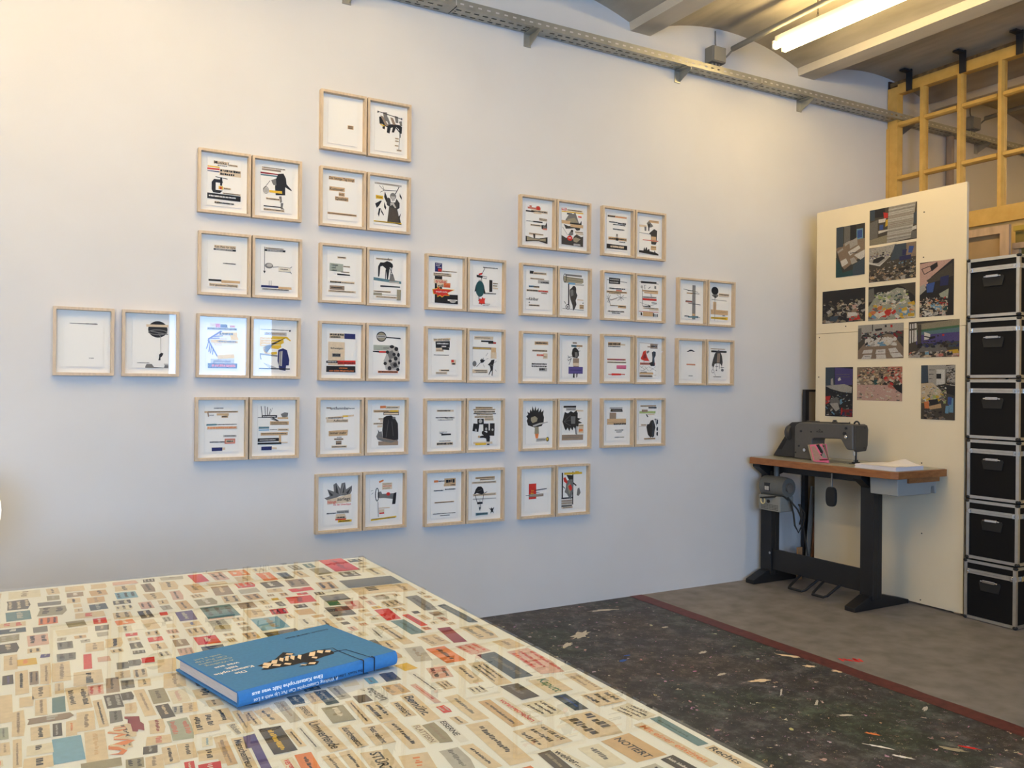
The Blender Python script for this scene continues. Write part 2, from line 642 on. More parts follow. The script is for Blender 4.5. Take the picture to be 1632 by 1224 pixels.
for y in (3.866, 3.468, 3.09):
    zt = 3.41 + .112 * (1 - (2 * ((XP - .04 - (3.09 + PITCH_B + BW)) / (PITCH_B - BW)) - 1) ** 2)
    MB().box(XP - .046, y - .022, 3.372, XP - .036, y + .022, zt + .005).box(XP - .12, y - .022, zt - .02, XP - .036, y + .022, zt - .008).build('hanging_strap', blk, part)

# ------------------------------------------------------------------ cable tray
galv = mat('galvanised_steel', (.40, .40, .36), .42, .6, var=.12, scale=14.)
tray = thing('cable_tray', (3.4, D - .05, 3.19), 'perforated galvanised cable tray running along the top of the white wall', 'cable tray')
ZT, YT = 3.192, D - .105


def grid_plate(mb, xs, ys, hole, P):
    for i in range(len(xs) - 1):
        for j in range(len(ys) - 1):
            if not hole(i, j):
                mb.quad(P(xs[i], ys[j]), P(xs[i + 1], ys[j]), P(xs[i + 1], ys[j + 1]), P(xs[i], ys[j + 1]))


def tray_run(xa, xb):
    mb = MB()
    pit = .052
    n = int((xb - xa) / pit)
    xs = [xa]
    for i in range(n):
        q = xa + pit * i
        xs += [q + .011, q + .020, q + .041]
        xs.append(q + pit)
    if xb - xs[-1] > .001:
        xs.append(xb)
    ys = [D - .004, D - .022, D - .033, D - .048, D - .055, D - .069, D - .080, YT]
    bl = lambda i: i // 4

    def hole(i, j):
        c, b = i % 4, bl(i)
        if b % 20 in (9, 10):
            return c in (1,) and j in (1, 5)
        if j in (1, 5):
            return c in (1, 2)
        if j == 3:
            return c == 1 and b % 4 == 0
        return False
    grid_plate(mb, xs, ys, hole, lambda x, y: (x, y, ZT))
    zs = [ZT, ZT + .016, ZT + .024, ZT + .042]
    grid_plate(mb, xs, zs, lambda i, j: j == 1 and i % 4 == 2, lambda x, z: (x, YT, z))
    mb.quad((xa, YT, ZT + .042), (xb, YT, ZT + .042), (xb, YT + .008, ZT + .038), (xa, YT + .008, ZT + .038))
    mb.quad((xa, D - .004, ZT), (xb, D - .004, ZT), (xb, D - .004, ZT + .042), (xa, D - .004, ZT + .042))
    return mb


for a, b in ((-2.55, -.6), (-.595, 1.9), (1.905, 4.07), (4.075, 6.3), (6.305, 8.9)):
    tray_run(a, b).build('tray_section', galv, tray)
for yy in (D - .028, D - .074):  # unseen dark runs added so the slots look dark from below
    MB().tube([(-2.5, yy, ZT + .011), (8.8, yy, ZT + .011)], .010, 8).build('cable', mat('added_dark_cable', (.012, .012, .012), .6), tray, True)
for x in (.29, 1.353, 2.387, 3.459, 4.525, 5.59, 6.52, 7.6):
    m = MB()
    m.box(x - .022, D - .006, ZT - .075, x + .022, D - .0005, ZT - .001)
    m.prism([(x + .018, D - .006, ZT - .002), (x + .018, D - .006, ZT - .068), (x + .018, YT - .006, ZT - .022), (x + .018, YT - .006, ZT - .002)], (-.004, 0, 0))
    m.box(x - .022, YT - .006, ZT - .006, x + .022, D - .006, ZT - .002)
    m.build('wall_bracket', galv, tray)

grey_pl = mat('grey_plastic', (.24, .235, .21), .5, var=.04)
for k, (a, lab) in enumerate(((3.735, 'grey junction box on the white wall above the cable tray'), (6.41, 'grey junction box seen through the glazed partition'))):
    jb = thing('junction_box', (a, D - .05, 3.28), lab, 'junction box')
    MB().box(a - .055, D - .075, 3.275, a + .055, D - .001, 3.375).build('box_body', grey_pl, jb, bevel=.006)
    MB().box(a - .05, D - .082, 3.28, a + .05, D - .076, 3.37).build('lid', grey_pl, jb, bevel=.003)
    for q in (-.028, .0, .028):
        MB().tube([(a + q, D - .04, 3.276), (a + q, D - .04, 3.245)], .010, 10).build('cable_gland', grey_pl, jb, True)
    MB().tube([(a + .03, D - .02, 3.37), (a + .03, D - .006, 3.42), (a + .03, D - .004, 3.5)], .004, 8).build('riser_cable', grey_pl, jb, True)
    MB().tube([(a + .056, D - .04, 3.32), (a + .075, D - .045, 3.325), (a + .09, D - .06, 3.345), (a + .1, D - .09, 3.37)], .006, 8).build('flexible_cable', grey_pl, jb, True)
    xa = a + .1
    tag(MB().tube([(xa, D - .085, 3.375), (xa, 3.2, 3.40), (xa, 1.2, 3.40)], .017, 12).build('conduit_pipe', mat('grey_conduit', (.26, .25, .21), .5), None, True),
        ('grey conduit pipe running from the wall box along the ceiling', 'grey conduit pipe in the room behind the glazed partition')[k], 'pipe')
tag(MB().tube([(6.15, D - .03, 0.), (6.15, D - .03, 3.19)], .028, 12).build('wall_pipe', mat('dusty_pipe', (.32, .26, .22), .6), None, True), 'vertical pipe on the wall behind the partition glass', 'pipe')

# ------------------------------------------------------------------ fluorescent lamps
tube_m = emit_mat('glowing_tube', TUBE_COLOR, TUBE_STRENGTH)
white_metal = mat('white_enamel', (.75, .72, .64), .4)


def lamp(x, ya, yb, z, label):
    t = thing('fluorescent_lamp', (x, (ya + yb) / 2, z), label, 'lamp', 'twin tube ceiling lamps')
    MB().prism([(x - .03, ya, z + .022), (x - .022, ya, z + .07), (x + .022, ya, z + .07), (x + .03, ya, z + .022)], (0, yb - ya, 0)).build('housing', white_metal, t)
    for s in (-1, 1):
        MB().tube([(x + s * .04, ya + .02, z), (x + s * .04, yb - .02, z)], .019, 12).build('tube', tube_m, t, True)
        for yy in (ya + .008, yb - .022):
            MB().box(x + s * .04 - .016, yy, z - .018, x + s * .04 + .016, yy + .014, z + .032).build('tube_socket', white_metal, t, bevel=.003)
    zt = 3.41 + .11
    for yy in (ya + .3, yb - .3):
        m = MB()
        nl = int((zt - z - .075) / .022)
        for i in range(nl):          # chain links
            zc = z + .08 + i * .022 + .011
            a = (1, 0) if i % 2 else (0, 1)
            ring = [(x + a[0] * .006 * math.cos(q), yy + a[1] * .006 * math.cos(q), zc + .014 * math.sin(q)) for q in [2 * math.pi * k / 8 for k in range(9)]]
            m.tube(ring, .0014, 5, False)
        m.build('chain', blk, t)
    return t


lamp(3.90, 2.2, 3.66, 3.285, 'glowing fluorescent lamp hanging from the concrete ceiling above the sewing table')
lamp(-.38, 2.1, 3.56, 3.285, 'second glowing fluorescent lamp out of sight at the left')
lamp(1.04, .1, 1.56, 3.285, 'third glowing fluorescent lamp out of sight above the viewer')
lamp(6.8, .9, 2.36, 3.285, 'glowing fluorescent lamp in the room behind the partition')
lamp(8.14, .9, 2.36, 3.285, 'farther added unseen fluorescent lamp in the room behind the partition')  # added to brighten the wall seen through the partition glass
lamp(1.04, 2.0, 3.46, 3.285, 'added fluorescent lamp out of sight above the far end of the big table')  # unseen tube pair added to warm the upper picture wall
lamp(-1.8, 2.1, 3.56, 3.285, 'added fluorescent lamp out of sight in the far left corner')  # unseen, added to spread the warm light along the wall

# round white lamp whose edge enters at the left border
gl = thing('globe_floor_lamp', (-.34, 3.55, 0), 'white glowing globe lamp cut off by the left picture edge', 'lamp')
c = ony(-85, 818, 3.55)
R = 75. / F_PX * (np.array([c[0], c[1], c[2] - H]) @ FW)
MB().sphere(c, R, 24, 16).build('globe', emit_mat('opal_glass_glow', (1., .93, .8), 1.2), gl, True)
MB().tube([(c[0], c[1], .0), (c[0], c[1], .012), (c[0], c[1], .014)], [.11, .11, .02], 24).build('base', white_metal, gl, True)
MB().tube([(c[0], c[1], .012), (c[0], c[1], c[2] - R + .005)], .011, 12).build('stem', white_metal, gl, True)

# ------------------------------------------------------------------ flat print language
# r col x y w h [rot]   paper strip         d col x y w h   line of small print
# t col x y h text|w    lettering           p col x,y ...   cut-out polygon
# e col cx cy rx ry     round cut-out       o col cx cy rx ry width   ring
# l col x y x y width   drawn line          c n x0 y0 x1 y1 size colours   scatter of scraps


def draw(pl, spec, parent, asp, joined=False, h0=.0003, seed=1, bold=.012):
    """asp = sheet height / width ; plane units are 0..100"""
    rnd = random.Random(seed)
    cols, big = [], MB()
    letter = {}
    lev = 0

    def mbuf(c):
        if joined:
            if c not in cols:
                cols.append(c)
            big.cur = cols.index(c)
            return big
        return MB()

    def done(m, c, name):
        if not joined:
            m.build(name, ink(c), parent)

    def lbuf(c):
        if joined:
            return mbuf(c)
        return letter.setdefault(c, MB())
    for it in spec.split(';'):
        a = it.split()
        if not a:
            continue
        lev += 1
        h = h0 + lev * .00007
        k, c = a[0], a[1]
        if k == 't':
            rest = ' '.join(a[5:])
            txt, w = (rest.split('|') + [None])[:2]
            pl.text(lbuf(c), float(a[2]), float(a[3]), float(a[4]), txt, h + .0006, float(w) if w else None, bold)
            continue
        if k == 'p':
            pts = [tuple(float(q) for q in s.split(',')) for s in a[2:]]
            m = mbuf(c)
            pl.poly(m, pts, h)
            done(m, c, 'cutout')
            continue
        if k == 'c':
            n, x0, y0, x1, y1, sz = int(a[1]), *[float(q) for q in a[2:7]]
            for i in range(n):
                cc = rnd.choice(a[7])
                m = mbuf(cc)
                x, y = rnd.uniform(x0, x1), rnd.uniform(y0, y1)
                t = (y - y0) / max(1e-6, (y1 - y0))
                s = sz * (.45 + .8 * t) * rnd.uniform(.6, 1.3)
                an = rnd.uniform(-.7, .7)
                ww, hh = s, s * .55 / asp * rnd.uniform(.6, 1.1)
                pts = []
                for dx, dy in ((-1, -1), (1, -1), (1, 1), (-1, 1)):
                    qx, qy = dx * ww / 2, dy * hh / 2
                    pts.append((min(x1, max(x0, x + qx * math.cos(an) - qy * math.sin(an))), min(y1, max(y0, y + qx * math.sin(an) / asp + qy * math.cos(an)))))
                pl.poly(m, pts, h + i * .000002)
            continue
        v = [float(q) for q in a[2:]]
        if k == 'r':
            x, y, w, hh = v[:4]
            m = mbuf(c)
            j = lambda: rnd.uniform(-.5, .5)
            pts = [(x + j(), y + j()), (x + w + j(), y + j()), (x + w + j(), y + hh + j()), (x + j(), y + hh + j())]
            if len(v) > 4:
                an = math.radians(v[4])
                cx, cyy = x + w / 2, y + hh / 2
                pts = [(cx + (q[0] - cx) * math.cos(an) - (q[1] - cyy) * asp * math.sin(an), cyy + ((q[0] - cx) * math.sin(an)) / asp + (q[1] - cyy) * math.cos(an)) for q in pts]
            pl.poly(m, pts, h)
            done(m, c, 'paper_strip')
        elif k == 'd':
            x, y, w, hh = v[:4]
            m = lbuf(c)
            q = x
            while q < x + w:
                ww = min(rnd.uniform(.8, 2.2) * max(1.2, hh * .55), x + w - q)
                yy = y + rnd.uniform(0, .18) * hh
                pl.poly(m, [(q, yy), (q + ww, yy), (q + ww, y + hh * rnd.uniform(.8, 1)), (q, y + hh * rnd.uniform(.8, 1))], h + .0006)
                q += ww + rnd.choice((.35, .35, .35, .9)) * max(1., hh * .4)
        elif k in 'eo':
            cx, cyy, rx, ry = v[:4]
            n = 28
            out = [(cx + rx * math.cos(2 * math.pi * i / n), cyy + ry * math.sin(2 * math.pi * i / n)) for i in range(n)]
            m = mbuf(c)
            if k == 'e':
                pl.poly(m, out, h)
            else:
                w = v[4]
                inn = [(cx + (rx - w) * math.cos(2 * math.pi * i / n), cyy + (ry - w / asp) * math.sin(2 * math.pi * i / n)) for i in range(n)]
                for i in range(n):
                    jn = (i + 1) % n
                    pl.poly(m, [out[i], out[jn], inn[jn], inn[i]], h)
            done(m, c, 'cutout')
        elif k == 'l':
            x0, y0, x1, y1 = v[:4]
            w = v[4] if len(v) > 4 else 1.2
            dx, dy = x1 - x0, (y1 - y0) * asp
            L = math.hypot(dx, dy) + 1e-9
            nx, nyy = -dy / L * w / 2, dx / L * w / 2 / asp
            m = lbuf(c)
            pl.poly(m, [(x0 - nx, y0 - nyy), (x1 - nx, y1 - nyy), (x1 + nx, y1 + nyy), (x0 + nx, y0 + nyy)], h + .0001)
    if joined:
        return big.build('printed_picture', [ink(c, True) for c in cols], parent)
    for c, m in letter.items():
        m.build('lettering', ink(c), parent)


# ------------------------------------------------------------------ the framed collages
ART = {
'A4L': ('a nearly empty sheet with one thin line of print near the top', 'd k 14 13.5 41 1.6;d K 55 13 30 2.6;d k 64 82 13 1.5'),
'A4R': ('a big black disc with a string and a tiny figure', 'p g 36,97 40,92 54,92 60,98 88,99 90,94 100,91 100,100 36,100;e k 70 20 27 17;r T 38 10.5 61 4.6;o g 70 26 27 6 3;l g 50 24 98 30 3;l g 72 27 78 36 2;l g 78 36 79 70 1.4;p k 74,72 80,68 86,70 82,76 78,78 78,84 72,84 74,78;d k 14 89 34 1.6;r G 88 91 12 3'),
'B2L': ('a black screw clamp and red yellow blue stripes', 'r T 18 4 45 6;t k 20 3.5 6.5 Musika (;r T 64 8 26 4;d k 65 9 24 2;d k 30 12 28 2;r y 0 16 36 2.5;r r 0 20 36 3.6;r b 0 26 36 2;r T 36 20 64 14;d k 38 20.5 60 5;d k 38 28 42 5;p k 13,50 20,43 44,43 46,50 25,50 25,66 46,66 38,72 18,72 13,66;l k 24 38 60 40 2;l k 41 38 41 56 6;r y 34 57 13 7;e r 40 61 3.4 2.6;r T 47 59 24 4.4;d k 50 60 18 2.4;r T 46 70 54 3;d k 48 70.5 50 2;r k 0 74 100 12;d w 5 78 80 3.4;r T 22 90 14 5;d k 22 91 58 4'),
'B2R': ('a black bird holding a yellow rod', 'r T 4 2 74 3;d k 5 2.4 72 2;r n 4 6 60 4;r M 0 14 56 3.2;r c 0 18.5 56 3.2;p k 56,14 72,12 80,22 82,35 99,47 98,49 78,42 78,60 48,62 45,45 47,28;p g 33,30 48,25 50,40 40,40;l k 30 31 9 52 1.4;o k 17 53 9 8 1.4;e G 17 53 7 6;r y 27 52 41 5.5;p g 58,64 66,63 68,76 62,78;p g 64,78 72,78 70,88 76,92 64,92;r k 10 86.5 55 2.6;r T 17 69 45 5;d k 19 70 40 2.6;r T 10 93 66 5;d k 11 94 63 2.4'),
'B3L': ('a dark headline strip above a lone line of print', 'r T 20 9 64 6.6;t k 21 10 4.6 Kein Platz für Idylle|62;r k 18 16.6 66 3.4;d w 24 17.5 50 1.4;d K 46 46 38 2.6;r k 4 83 38 3.6;r t 42 84 56 5;r T 6 91 86 6.4;t k 8 92 4.4 Ihrer gewohnten Umgebung,|82'),
'B3R': ('a drawn ladle hanging on a long arrow', 'l k 12 4 12 60 1.6;p k 8,57 16,57 12,63;r T 14 5 60 3;d k 15 5.5 56 2;r k 13 9 65 4.2;d w 20 10 50 2;e g 26 45 13 6;e G 27 44 9 3.6;l g 38 48 56 46 2;r l 56 46 38 10;l k 56 46 94 47 .8;l k 56 56 94 57 .8;d k 62 50 24 2;l k 93 47 99 44 1.4;l k 93 55 98 60 1.4;l g 27 78 27 90 1;l g 33 78 33 90 1;r b 2 89 54 4.2;r t 56 90 42 5.4;r G 5 95 86 4;d k 8 96 80 1.8'),
'B4L': ('a violet feathered arm over yellow strips', 'r T 12 1 16 8;r m 28 2 14 8;r b 42 3 18 8;r k 60 4 3 7;r T 70 4 18 6;d r 72 5 14 4;r G 3 10 90 6;d k 5 11 86 3.6;r y 46 20 48 8;r T 30 24 44 4;p y 72,26 92,26 99,36 74,36;r T 20 32 42 4;r y 15 37 80 6;d k 40 21 40 5;d k 34 38 56 4;r T 24 43 24 6;p v 5,35 42,17 49,18 9,37;p v 8,36 37,73 33,73 4,38;l v 20 30 50 28 3;l v 14 34 40 33 3;l v 8 40 2 57 2.6;l v 12 46 9 63 2.6;l v 16 50 14 66 2.6;l v 21 56 20 69 2.6;p y 34,70 84,66 86,75 36,78;r G 14 77 70 10;t b 22 79 6 gefährden|52;r b 6 87 88 11;d r 18 89 70 6'),
'B4R': ('a yellow folded pipe and a dark jacket', 'd k 3 9 90 1.7;r k 95 9 4 3.6;r G 16 15 70 7;d n 20 17 60 3;r y 2 27 60 20;p y 40,24 88,24 100,32 98,34 84,28 76,30 78,38 68,42 70,48 60,52 10,50 22,61 56,58 56,64 20,66 12,54 40,46;l w 5 31 70 31 1.4;l w 8 43 65 43 1.4;l w 12 37 60 37 1;p g 2,62 58,66 58,69 6,66 8,76 4,76;p G 12,82 58,94 30,94;p b 60,54 75,50 88,54 96,76 94,88 86,88 84,100 64,98 62,88 58,78;p G 64,58 74,56 72,90 62,88;l k 68 58 66 90 1.4;r k 0 95 98 2.2'),
'B5L': ('short tan and coral strips and a small navy block', 'd k 28 5 28 2;r t 0 12 100 4;d k 10 13 86 1.8;p n 8,15 12,15 14,24 10,24;d k 14 20 14 2;r t 36 17 36 5;r t 50 22 20 4.4;d k 52 22.6 16 3;r c 6 39 30 4;d k 36 40 60 2.2;r T 8 45 90 6;d o 10 46 84 4;r G 56 64 40 4;d k 60 65 32 2;d k 16 77 44 3;r R 60 72 32 11;r T 64 75 24 5;d k 66 76 20 3;r b 22 90 32 8;r T 54 91 8 5'),
'B5R': ('black reed strokes and a navy block with a key', 'l k 10 2 14 24 1.8;l k 22 2 24 24 1.8;l k 30 4 30 24 1.8;l k 40 8 34 24 1.8;l k 46 6 36 24 .8;l k 44 26 66 36 3;p g 38,30 50,28 66,36 60,36;r k 12 22 48 6;d w 16 24 40 2;l k 0 27 60 27 1.6;p g 72,20 84,16 96,17 94,26 78,28;r t 62 27 34 4;r t 38 36 60 8;d k 42 38 52 1.6;d k 42 41 52 1.6;r c 3 47 33 5;r C 3 53 33 3;d k 38 53 24 1.6;r T 63 52 35 5;d k 66 53.5 28 2;r t 9 60 86 6.4;d k 12 62 78 2;r k 0 73 67 7;d w 6 75.5 50 2;r t 67 67 7 18;r k 0 82 75 4.6;r T 75 82 20 3;r b 12 91 32 8;r T 44 93 16 4'),
'C1L': ('an empty sheet with one small tan scrap', 'r t 67 53 20 9;d k 69 54.5 15 2.4;d k 69 58 15 2.4'),
'C1R': ('black gloved fingers gripping a rod', 'p k 16,20 26,18 40,36 70,32 90,32 100,36 98,52 92,52 88,42 78,38 70,52 62,52 66,40 58,42 54,56 44,54 46,42 38,40 36,48 28,46 30,36 18,36;p g 30,8 44,7 48,28 34,28;p n 20,16 30,18 50,38 40,40;p g 38,16 48,18 58,34 50,36;p n 56,17 66,18 76,32 66,34;p g 72,12 84,13 86,28 76,28;l k 12 8 98 17 2.4;e k 12 9 2 3;e k 98 17 2 3;p y 18,36 36,38 34,41.5 22,39;p g 88,24 98,22 100,34 92,34;l k 78 40 92 50 4;l k 92 50 92 62 4;l g 90 62 88 92 1.4;r T 74 64 14 3;r T 74 70 14 3;r T 73 81 14 3;r T 80 91 18 4;d k 75 64.6 12 1.6;d k 75 70.6 12 1.6;d k 74 81.6 12 1.6;d k 82 92 14 1.8'),
'C2L': ('four tan word scraps reading about Kummer and Qualität', 'r t 4 1 88 8;t k 5 2.4 5.6 Der heutige Tag bringt|86;r t 6 25 52 9;t k 7 26.5 6.4 Kummer|48;r t 38 36 20 9;t k 39 37.5 6 mit|17;r t 25 46 46 10;t k 27 47.5 6.4 Qualität|42;r t 0 84 100 4.4;d k 3 85 94 2.4'),
'C2R': ('a robed figure among black leaves', 'r G 2 1 97 5;d n 10 2 80 2;l k 18 8 34 18 1.4;l k 30 8 36 18 1.4;l k 22 24 36 18 1.4;l k 36 18 80 16 2;l k 90 6 76 24 2.6;p k 92,20 100,30 100,36 92,28;p k 38,20 48,36 44,46 36,34;p k 4,52 22,44 28,44 18,56 10,62;p k 18,62 24,62 18,82 14,76;p k 24,62 36,76 34,78 26,70;p k 36,46 44,58 42,64 36,58;r y 6 32 26 8;d k 9 35 20 2;p K 50,34 58,36 60,44 76,44 80,34 92,44 92,56 84,60 90,76 98,68 94,80 100,96 48,92 52,70 56,56 46,52 44,40;p d 54,56 84,60 92,94 48,92;e g 68 30 11 8;p G 60,30 76,30 74,40 64,42;p G 58,46 70,44 80,56 76,58 66,50 58,54;r y 0 92 100 2.6;d k 4 92.6 92 1.4'),
'C3L': ('a sage block with the words Unten und oben', 'r T 34 9 30 5;d k 36 10 26 2.6;r s 8 26 46 18;t k 15 27 4.4 Unten;t k 15 33 4.4 und;t k 15 39 4.4 oben;r T 54 30 24 3;d k 55 30.6 22 1.8;r T 46 43 30 3;d k 47 43.4 28 2;r k 34 49 44 3;r T 10 66 84 5;d k 10 66.5 38 4;d k 50 68 42 2;r n 9 77 50 9;d k 14 80 38 3;r T 4 87 94 5;d k 8 88.4 86 2'),
'C3R': ('an acrobat bending over grey strips', 'r T 8 4 60 4;d k 10 5 56 2;l k 52 2 56 9 1.6;p c 0,50 100,56 100,62 0,57;p k 36,14 48,10 60,12 68,16 70,22 66,26 58,24 56,34 52,52 48,54 46,40 44,28 32,22 24,24 22,40 20,48 16,48 16,24 24,14;p g 60,40 70,40 78,56 56,58;l k 58 26 70 44 2.4;l k 44 30 42 54 2.4;l k 66 24 60 42 2;r G 56 58 36 3;r k 24 68 72 3;r T 0 81 62 4;d k 2 82 58 2;r O 0 86 30 6;l g 30 90 84 90 1.2;r O 84 76 15 25;r T 8 93 78 5;d k 10 94.5 74 2'),
'C4L': ('a beige block marked Schweigen and a red strip Gut verpackt', 'r T 10 9 50 12;d k 11 9.6 48 5;d k 11 15.6 36 4;r b 60 9 38 12;r T 6 29 56 54;t k 14 41 4 Schweigen|42;r g 20 55 28 8;d k 22 56 24 6;r k 0 72 38 5;d w 4 73.6 30 1.8;r r 38 71 62 9;t k 39 73 5.6 Gut verpackt|58;r k 0 84 100 14;d o 44 87 28 3;t o 10 92.4 4 von vielen Möglichkeiten|84'),
'C4R': ('a spotted grey egg-shaped figure under a black paddle', 'e k 30 13 18 12;e O 30 13 15 9.6;l k 46 14 100 16 4;r G 14 10 32 6;d k 18 12 26 2;r s 2 33 60 12;d g 36 38 24 3;r k 0 47 22 3;r r 22 47 26 4;p G 60,36 72,33 84,36 94,48 98,66 96,84 88,92 56,93 46,90 42,78 38,70 46,58 50,46;p g 50,50 70,44 84,60 60,66;p g 60,76 84,70 92,84 70,88;e k 68 36 8 4;e k 84 41 7 5;e k 52 49 6 4;e k 76 54 6 4;e k 92 55 5 5;e k 62 70 6 4;e k 82 64 7 5;e k 44 76 6 4;e k 80 79 7 5;e k 60 87 7 5;e k 94 74 4 4;e k 90 90 6 4;r o 18 93 72 5.4;d k 20 94 68 3.6'),
'C5L': ('the word entflammbar over small tan strips', 'r n 4 5 16 3;t k 18 4 6 entflammbar|64;d k 82 7 18 2;p T 2,28 98,22 98,26 2,32;r y 60 24 18 3.6;d k 10 28 52 2.6;r T 4 32 74 8;t k 28 33 5 Aufleuchten|48;p t 12,59 78,57 76,70 12,71;t k 16 61 5.6 Immer mehr|56;d k 40 73 16 2;r t 30 76 32 4;d k 32 77 28 2.4;r n 36 82 20 9;d k 38 87 16 3;r T 22 93 52 5;d k 24 94.4 48 2.4'),
'C5R': ('a black sack on a coiled base and an orange strip', 'r o 30 2 20 6;r T 50 3 50 6;d k 54 5 40 2;r t 6 12 92 6;r y 66 13 28 3;d k 10 14 50 2;r k 42 17 56 7;r T 44 18.4 52 4;r T 24 31 22 4;r T 30 36 16 4;r T 6 42 34 4;r T 20 48 18 5;d k 26 32 18 2;d k 8 43 30 2;r n 24 86 72 10;p g 16,74 24,64 36,62 40,78 70,82 96,78 94,86 70,90 40,86 22,82;p k 22,58 28,64 24,66;p k 42,30 52,26 70,25 84,32 94,44 96,70 96,82 80,84 40,78 38,60 40,40;e g 80 31 6 3;l g 60 36 52 76 1;l g 72 40 78 74 1;l n 24 76 90 86 2'),
'C6L': ('grey pointed leaves over the word zerlegt', 'p g 4,38 22,34 14,18 36,24 34,8 44,4 58,18 62,6 74,4 78,20 98,12 98,24 90,34 60,34 30,42 16,44;p K 44,6 52,30 42,26;p K 74,6 70,28 62,28;p K 98,14 84,32 78,28;p K 16,20 34,32 26,34;l G 46 8 58 32 1;l G 70 8 62 32 1;p T 14,42 96,31 96,50 14,53;t r 15 44 6.4 hängt|30;t k 47 38 7.4 zerlegt|45;t r 34 52 4 mit der Unterlippe|60;d k 12 72 32 3;r G 46 68 42 7;d g 48 70 38 4;p T 44,76 74,76 80,88 40,90;d k 46 82 28 4;r r 42 87 36 3;r y 50 90 48 5.4;d k 54 91.6 38 2.6'),
'C6R': ('a head in a hoop with a red patch on a grey body', 'p o 32,6 48,2 50,6 34,10;r T 44 10 36 16;d n 47 12 30 2;d r 47 17 30 2;d n 47 22 26 2;p g 28,32 40,30 44,36 90,36 88,50 50,46 36,46 28,44;o k 26 37 7.5 16 3;e r 66 37 7 4;p k 86,36 96,34 94,50 92,62 80,62 82,52;l k 12 26 4 28 1;l k 12 32 5 36 1;l k 29 54 31 90 1.6;r T 32 68 40 3;r T 32 72 20 8;r r 34 80 18 3;p y 4,94 96,90 96,94 4,98;d k 8 93 84 1.8'),
'D3L': ('a red starburst over black blocks and the words trübe voll Salz', 'r b 10 2 28 22;d w 14 4 20 1.6;d w 14 8 16 1.6;d w 20 12 14 1.6;r r 22 16 14 7;r T 36 20 60 3;d k 38 20.6 56 2;r T 4 26 70 8;d k 6 27 60 2.4;d k 6 31 66 2.4;r k 10 34 28 64;r k 10 78 90 22;r T 6 42 52 10;t r 12 43 7.6 trübe|42;r T 18 52 28 9;t k 20 54 6 voll|22;r o 44 50 26 11;t r 46 52 7 Salz|22;p y 0,67 18,64 22,58 31,65 88,65 60,74 68,81 48,81 38,86 30,82 20,86 18,79 4,79;p r 3,68 19,66 22,60 30,66 82,66 57,74 65,80 48,80 38,84 30,80 20,84 18,78 6,78;t w 14 70 4 tropft nicht|44;r w 60 90 38 3;e G 80 94 12 4'),
'D3R': ('a dark green penguin shape with a red burst at its feet', 'd k 40 2 60 3;l k 48 4 36 20 2;p r 22,20 36,17 36,22 22,24;p k 14,23 56,26 55,32 14,29;r w 38 26 17 4;l k 34 29 34 34 2.4;p G 22,36 36,34 38,44 20,46;e q 28 58 18 20;p k 11,48 6,66 13,64;p k 42,48 52,70 44,70;l k 24 76 24 86 3;p r 20,88 28,82 34,84 38,78 44,82 50,80 47,88 49,95 40,94 34,98 30,94 22,96 26,90;r k 66 34 12 30;r T 80 40 22 4;r T 80 46 20 4;r T 80 52 22 4;d k 81 41 18 2;d k 81 47 16 2;r G 50 66 44 4;d k 52 67 40 2;d k 24 94 45 2;d k 40 98 25 1.4'),
'D4L': ('a headline hin und wieder over black scraps', 'p T 6,12 72,8 72,14 8,18;t k 8 10.4 4.8 hin und wieder|62;p k 14,18 70,16 70,32 16,34;d w 20 21 44 4;d w 38 28 18 3.6;r T 16 34 30 9;d n 18 38 26 3;r k 40 33 28 5;d k 8 50 58 2.2;r T 76 62 18 12;r r 76 62 10 6;r k 80 70 12 4;r T 28 86 40 5;d k 36 87 32 3;r T 16 92 44 6;d g 18 94 38 2'),
'D4R': ('a small black walking figure with a tan block for a head', 'r T 6 1 78 8;d n 10 3 60 3;r k 34 11 50 4;r k 64 14 32 5;r r 84 15 12 3;r n 0 28 76 6;d y 4 30 66 2;r t 76 28 20 26;r T 74 40 24 16;p k 76,60 90,58 88,66 84,74 84,82 82,100 78,99 80,86 74,90 68,98 66,96 74,84 70,74 62,72 74,64;l g 72 72 86 74 2;l k 16 78 36 64 1.8;p k 30,62 36,56 38,60 44,54 44,60 52,60 44,66 36,68;e g 8 70 8 7;l k 54 50 62 42 1;l k 56 58 64 56 1;l k 90 66 98 62 1;l k 92 84 98 88 1;l k 44 72 48 78 1;r T 0 84 62 9;d k 8 86 50 2;d k 14 90 44 2'),
'D5L': ('sparse black lines of print on an empty sheet', 'r T 22 10 66 5;d k 24 11 50 3.4;d k 18 28 40 3;d k 54 28 36 4;d k 26 34 60 2;d k 32 64 30 2;r k 40 69 38 4;d k 34 67 12 2.4;d k 32 86 44 2;r T 22 90 64 7;d k 23 91 62 5'),
'D5R': ('several small black photographs over a stooping dark figure', 'r t 14 4 70 5;d k 16 5 64 2.4;r T 4 9 92 4;d k 6 10 86 2;r T 8 14 86 5;d k 9 14.8 84 3.4;r k 6 20 92 2;r T 18 22 68 4;d k 20 23 62 2;r T 10 27 76 5;d k 12 28 72 2.8;r T 50 32 38 7;d k 52 34 34 2;r k 22 34 26 14;e G 34 40 7 5;r k 4 46 24 20 8;r k 46 46 22 19;r k 73 46 20 19;r k 62 64 30 13 4;e G 16 63 4 4;e G 58 60 4 4;e G 84 62 4 3;p k 40,66 46,64 56,68 68,72 74,80 72,100 62,100 58,84 48,82 30,82 28,78 48,76 40,72;e t 29 79 5 3;r T 6 92 78 5;r y 14 95 44 5'),
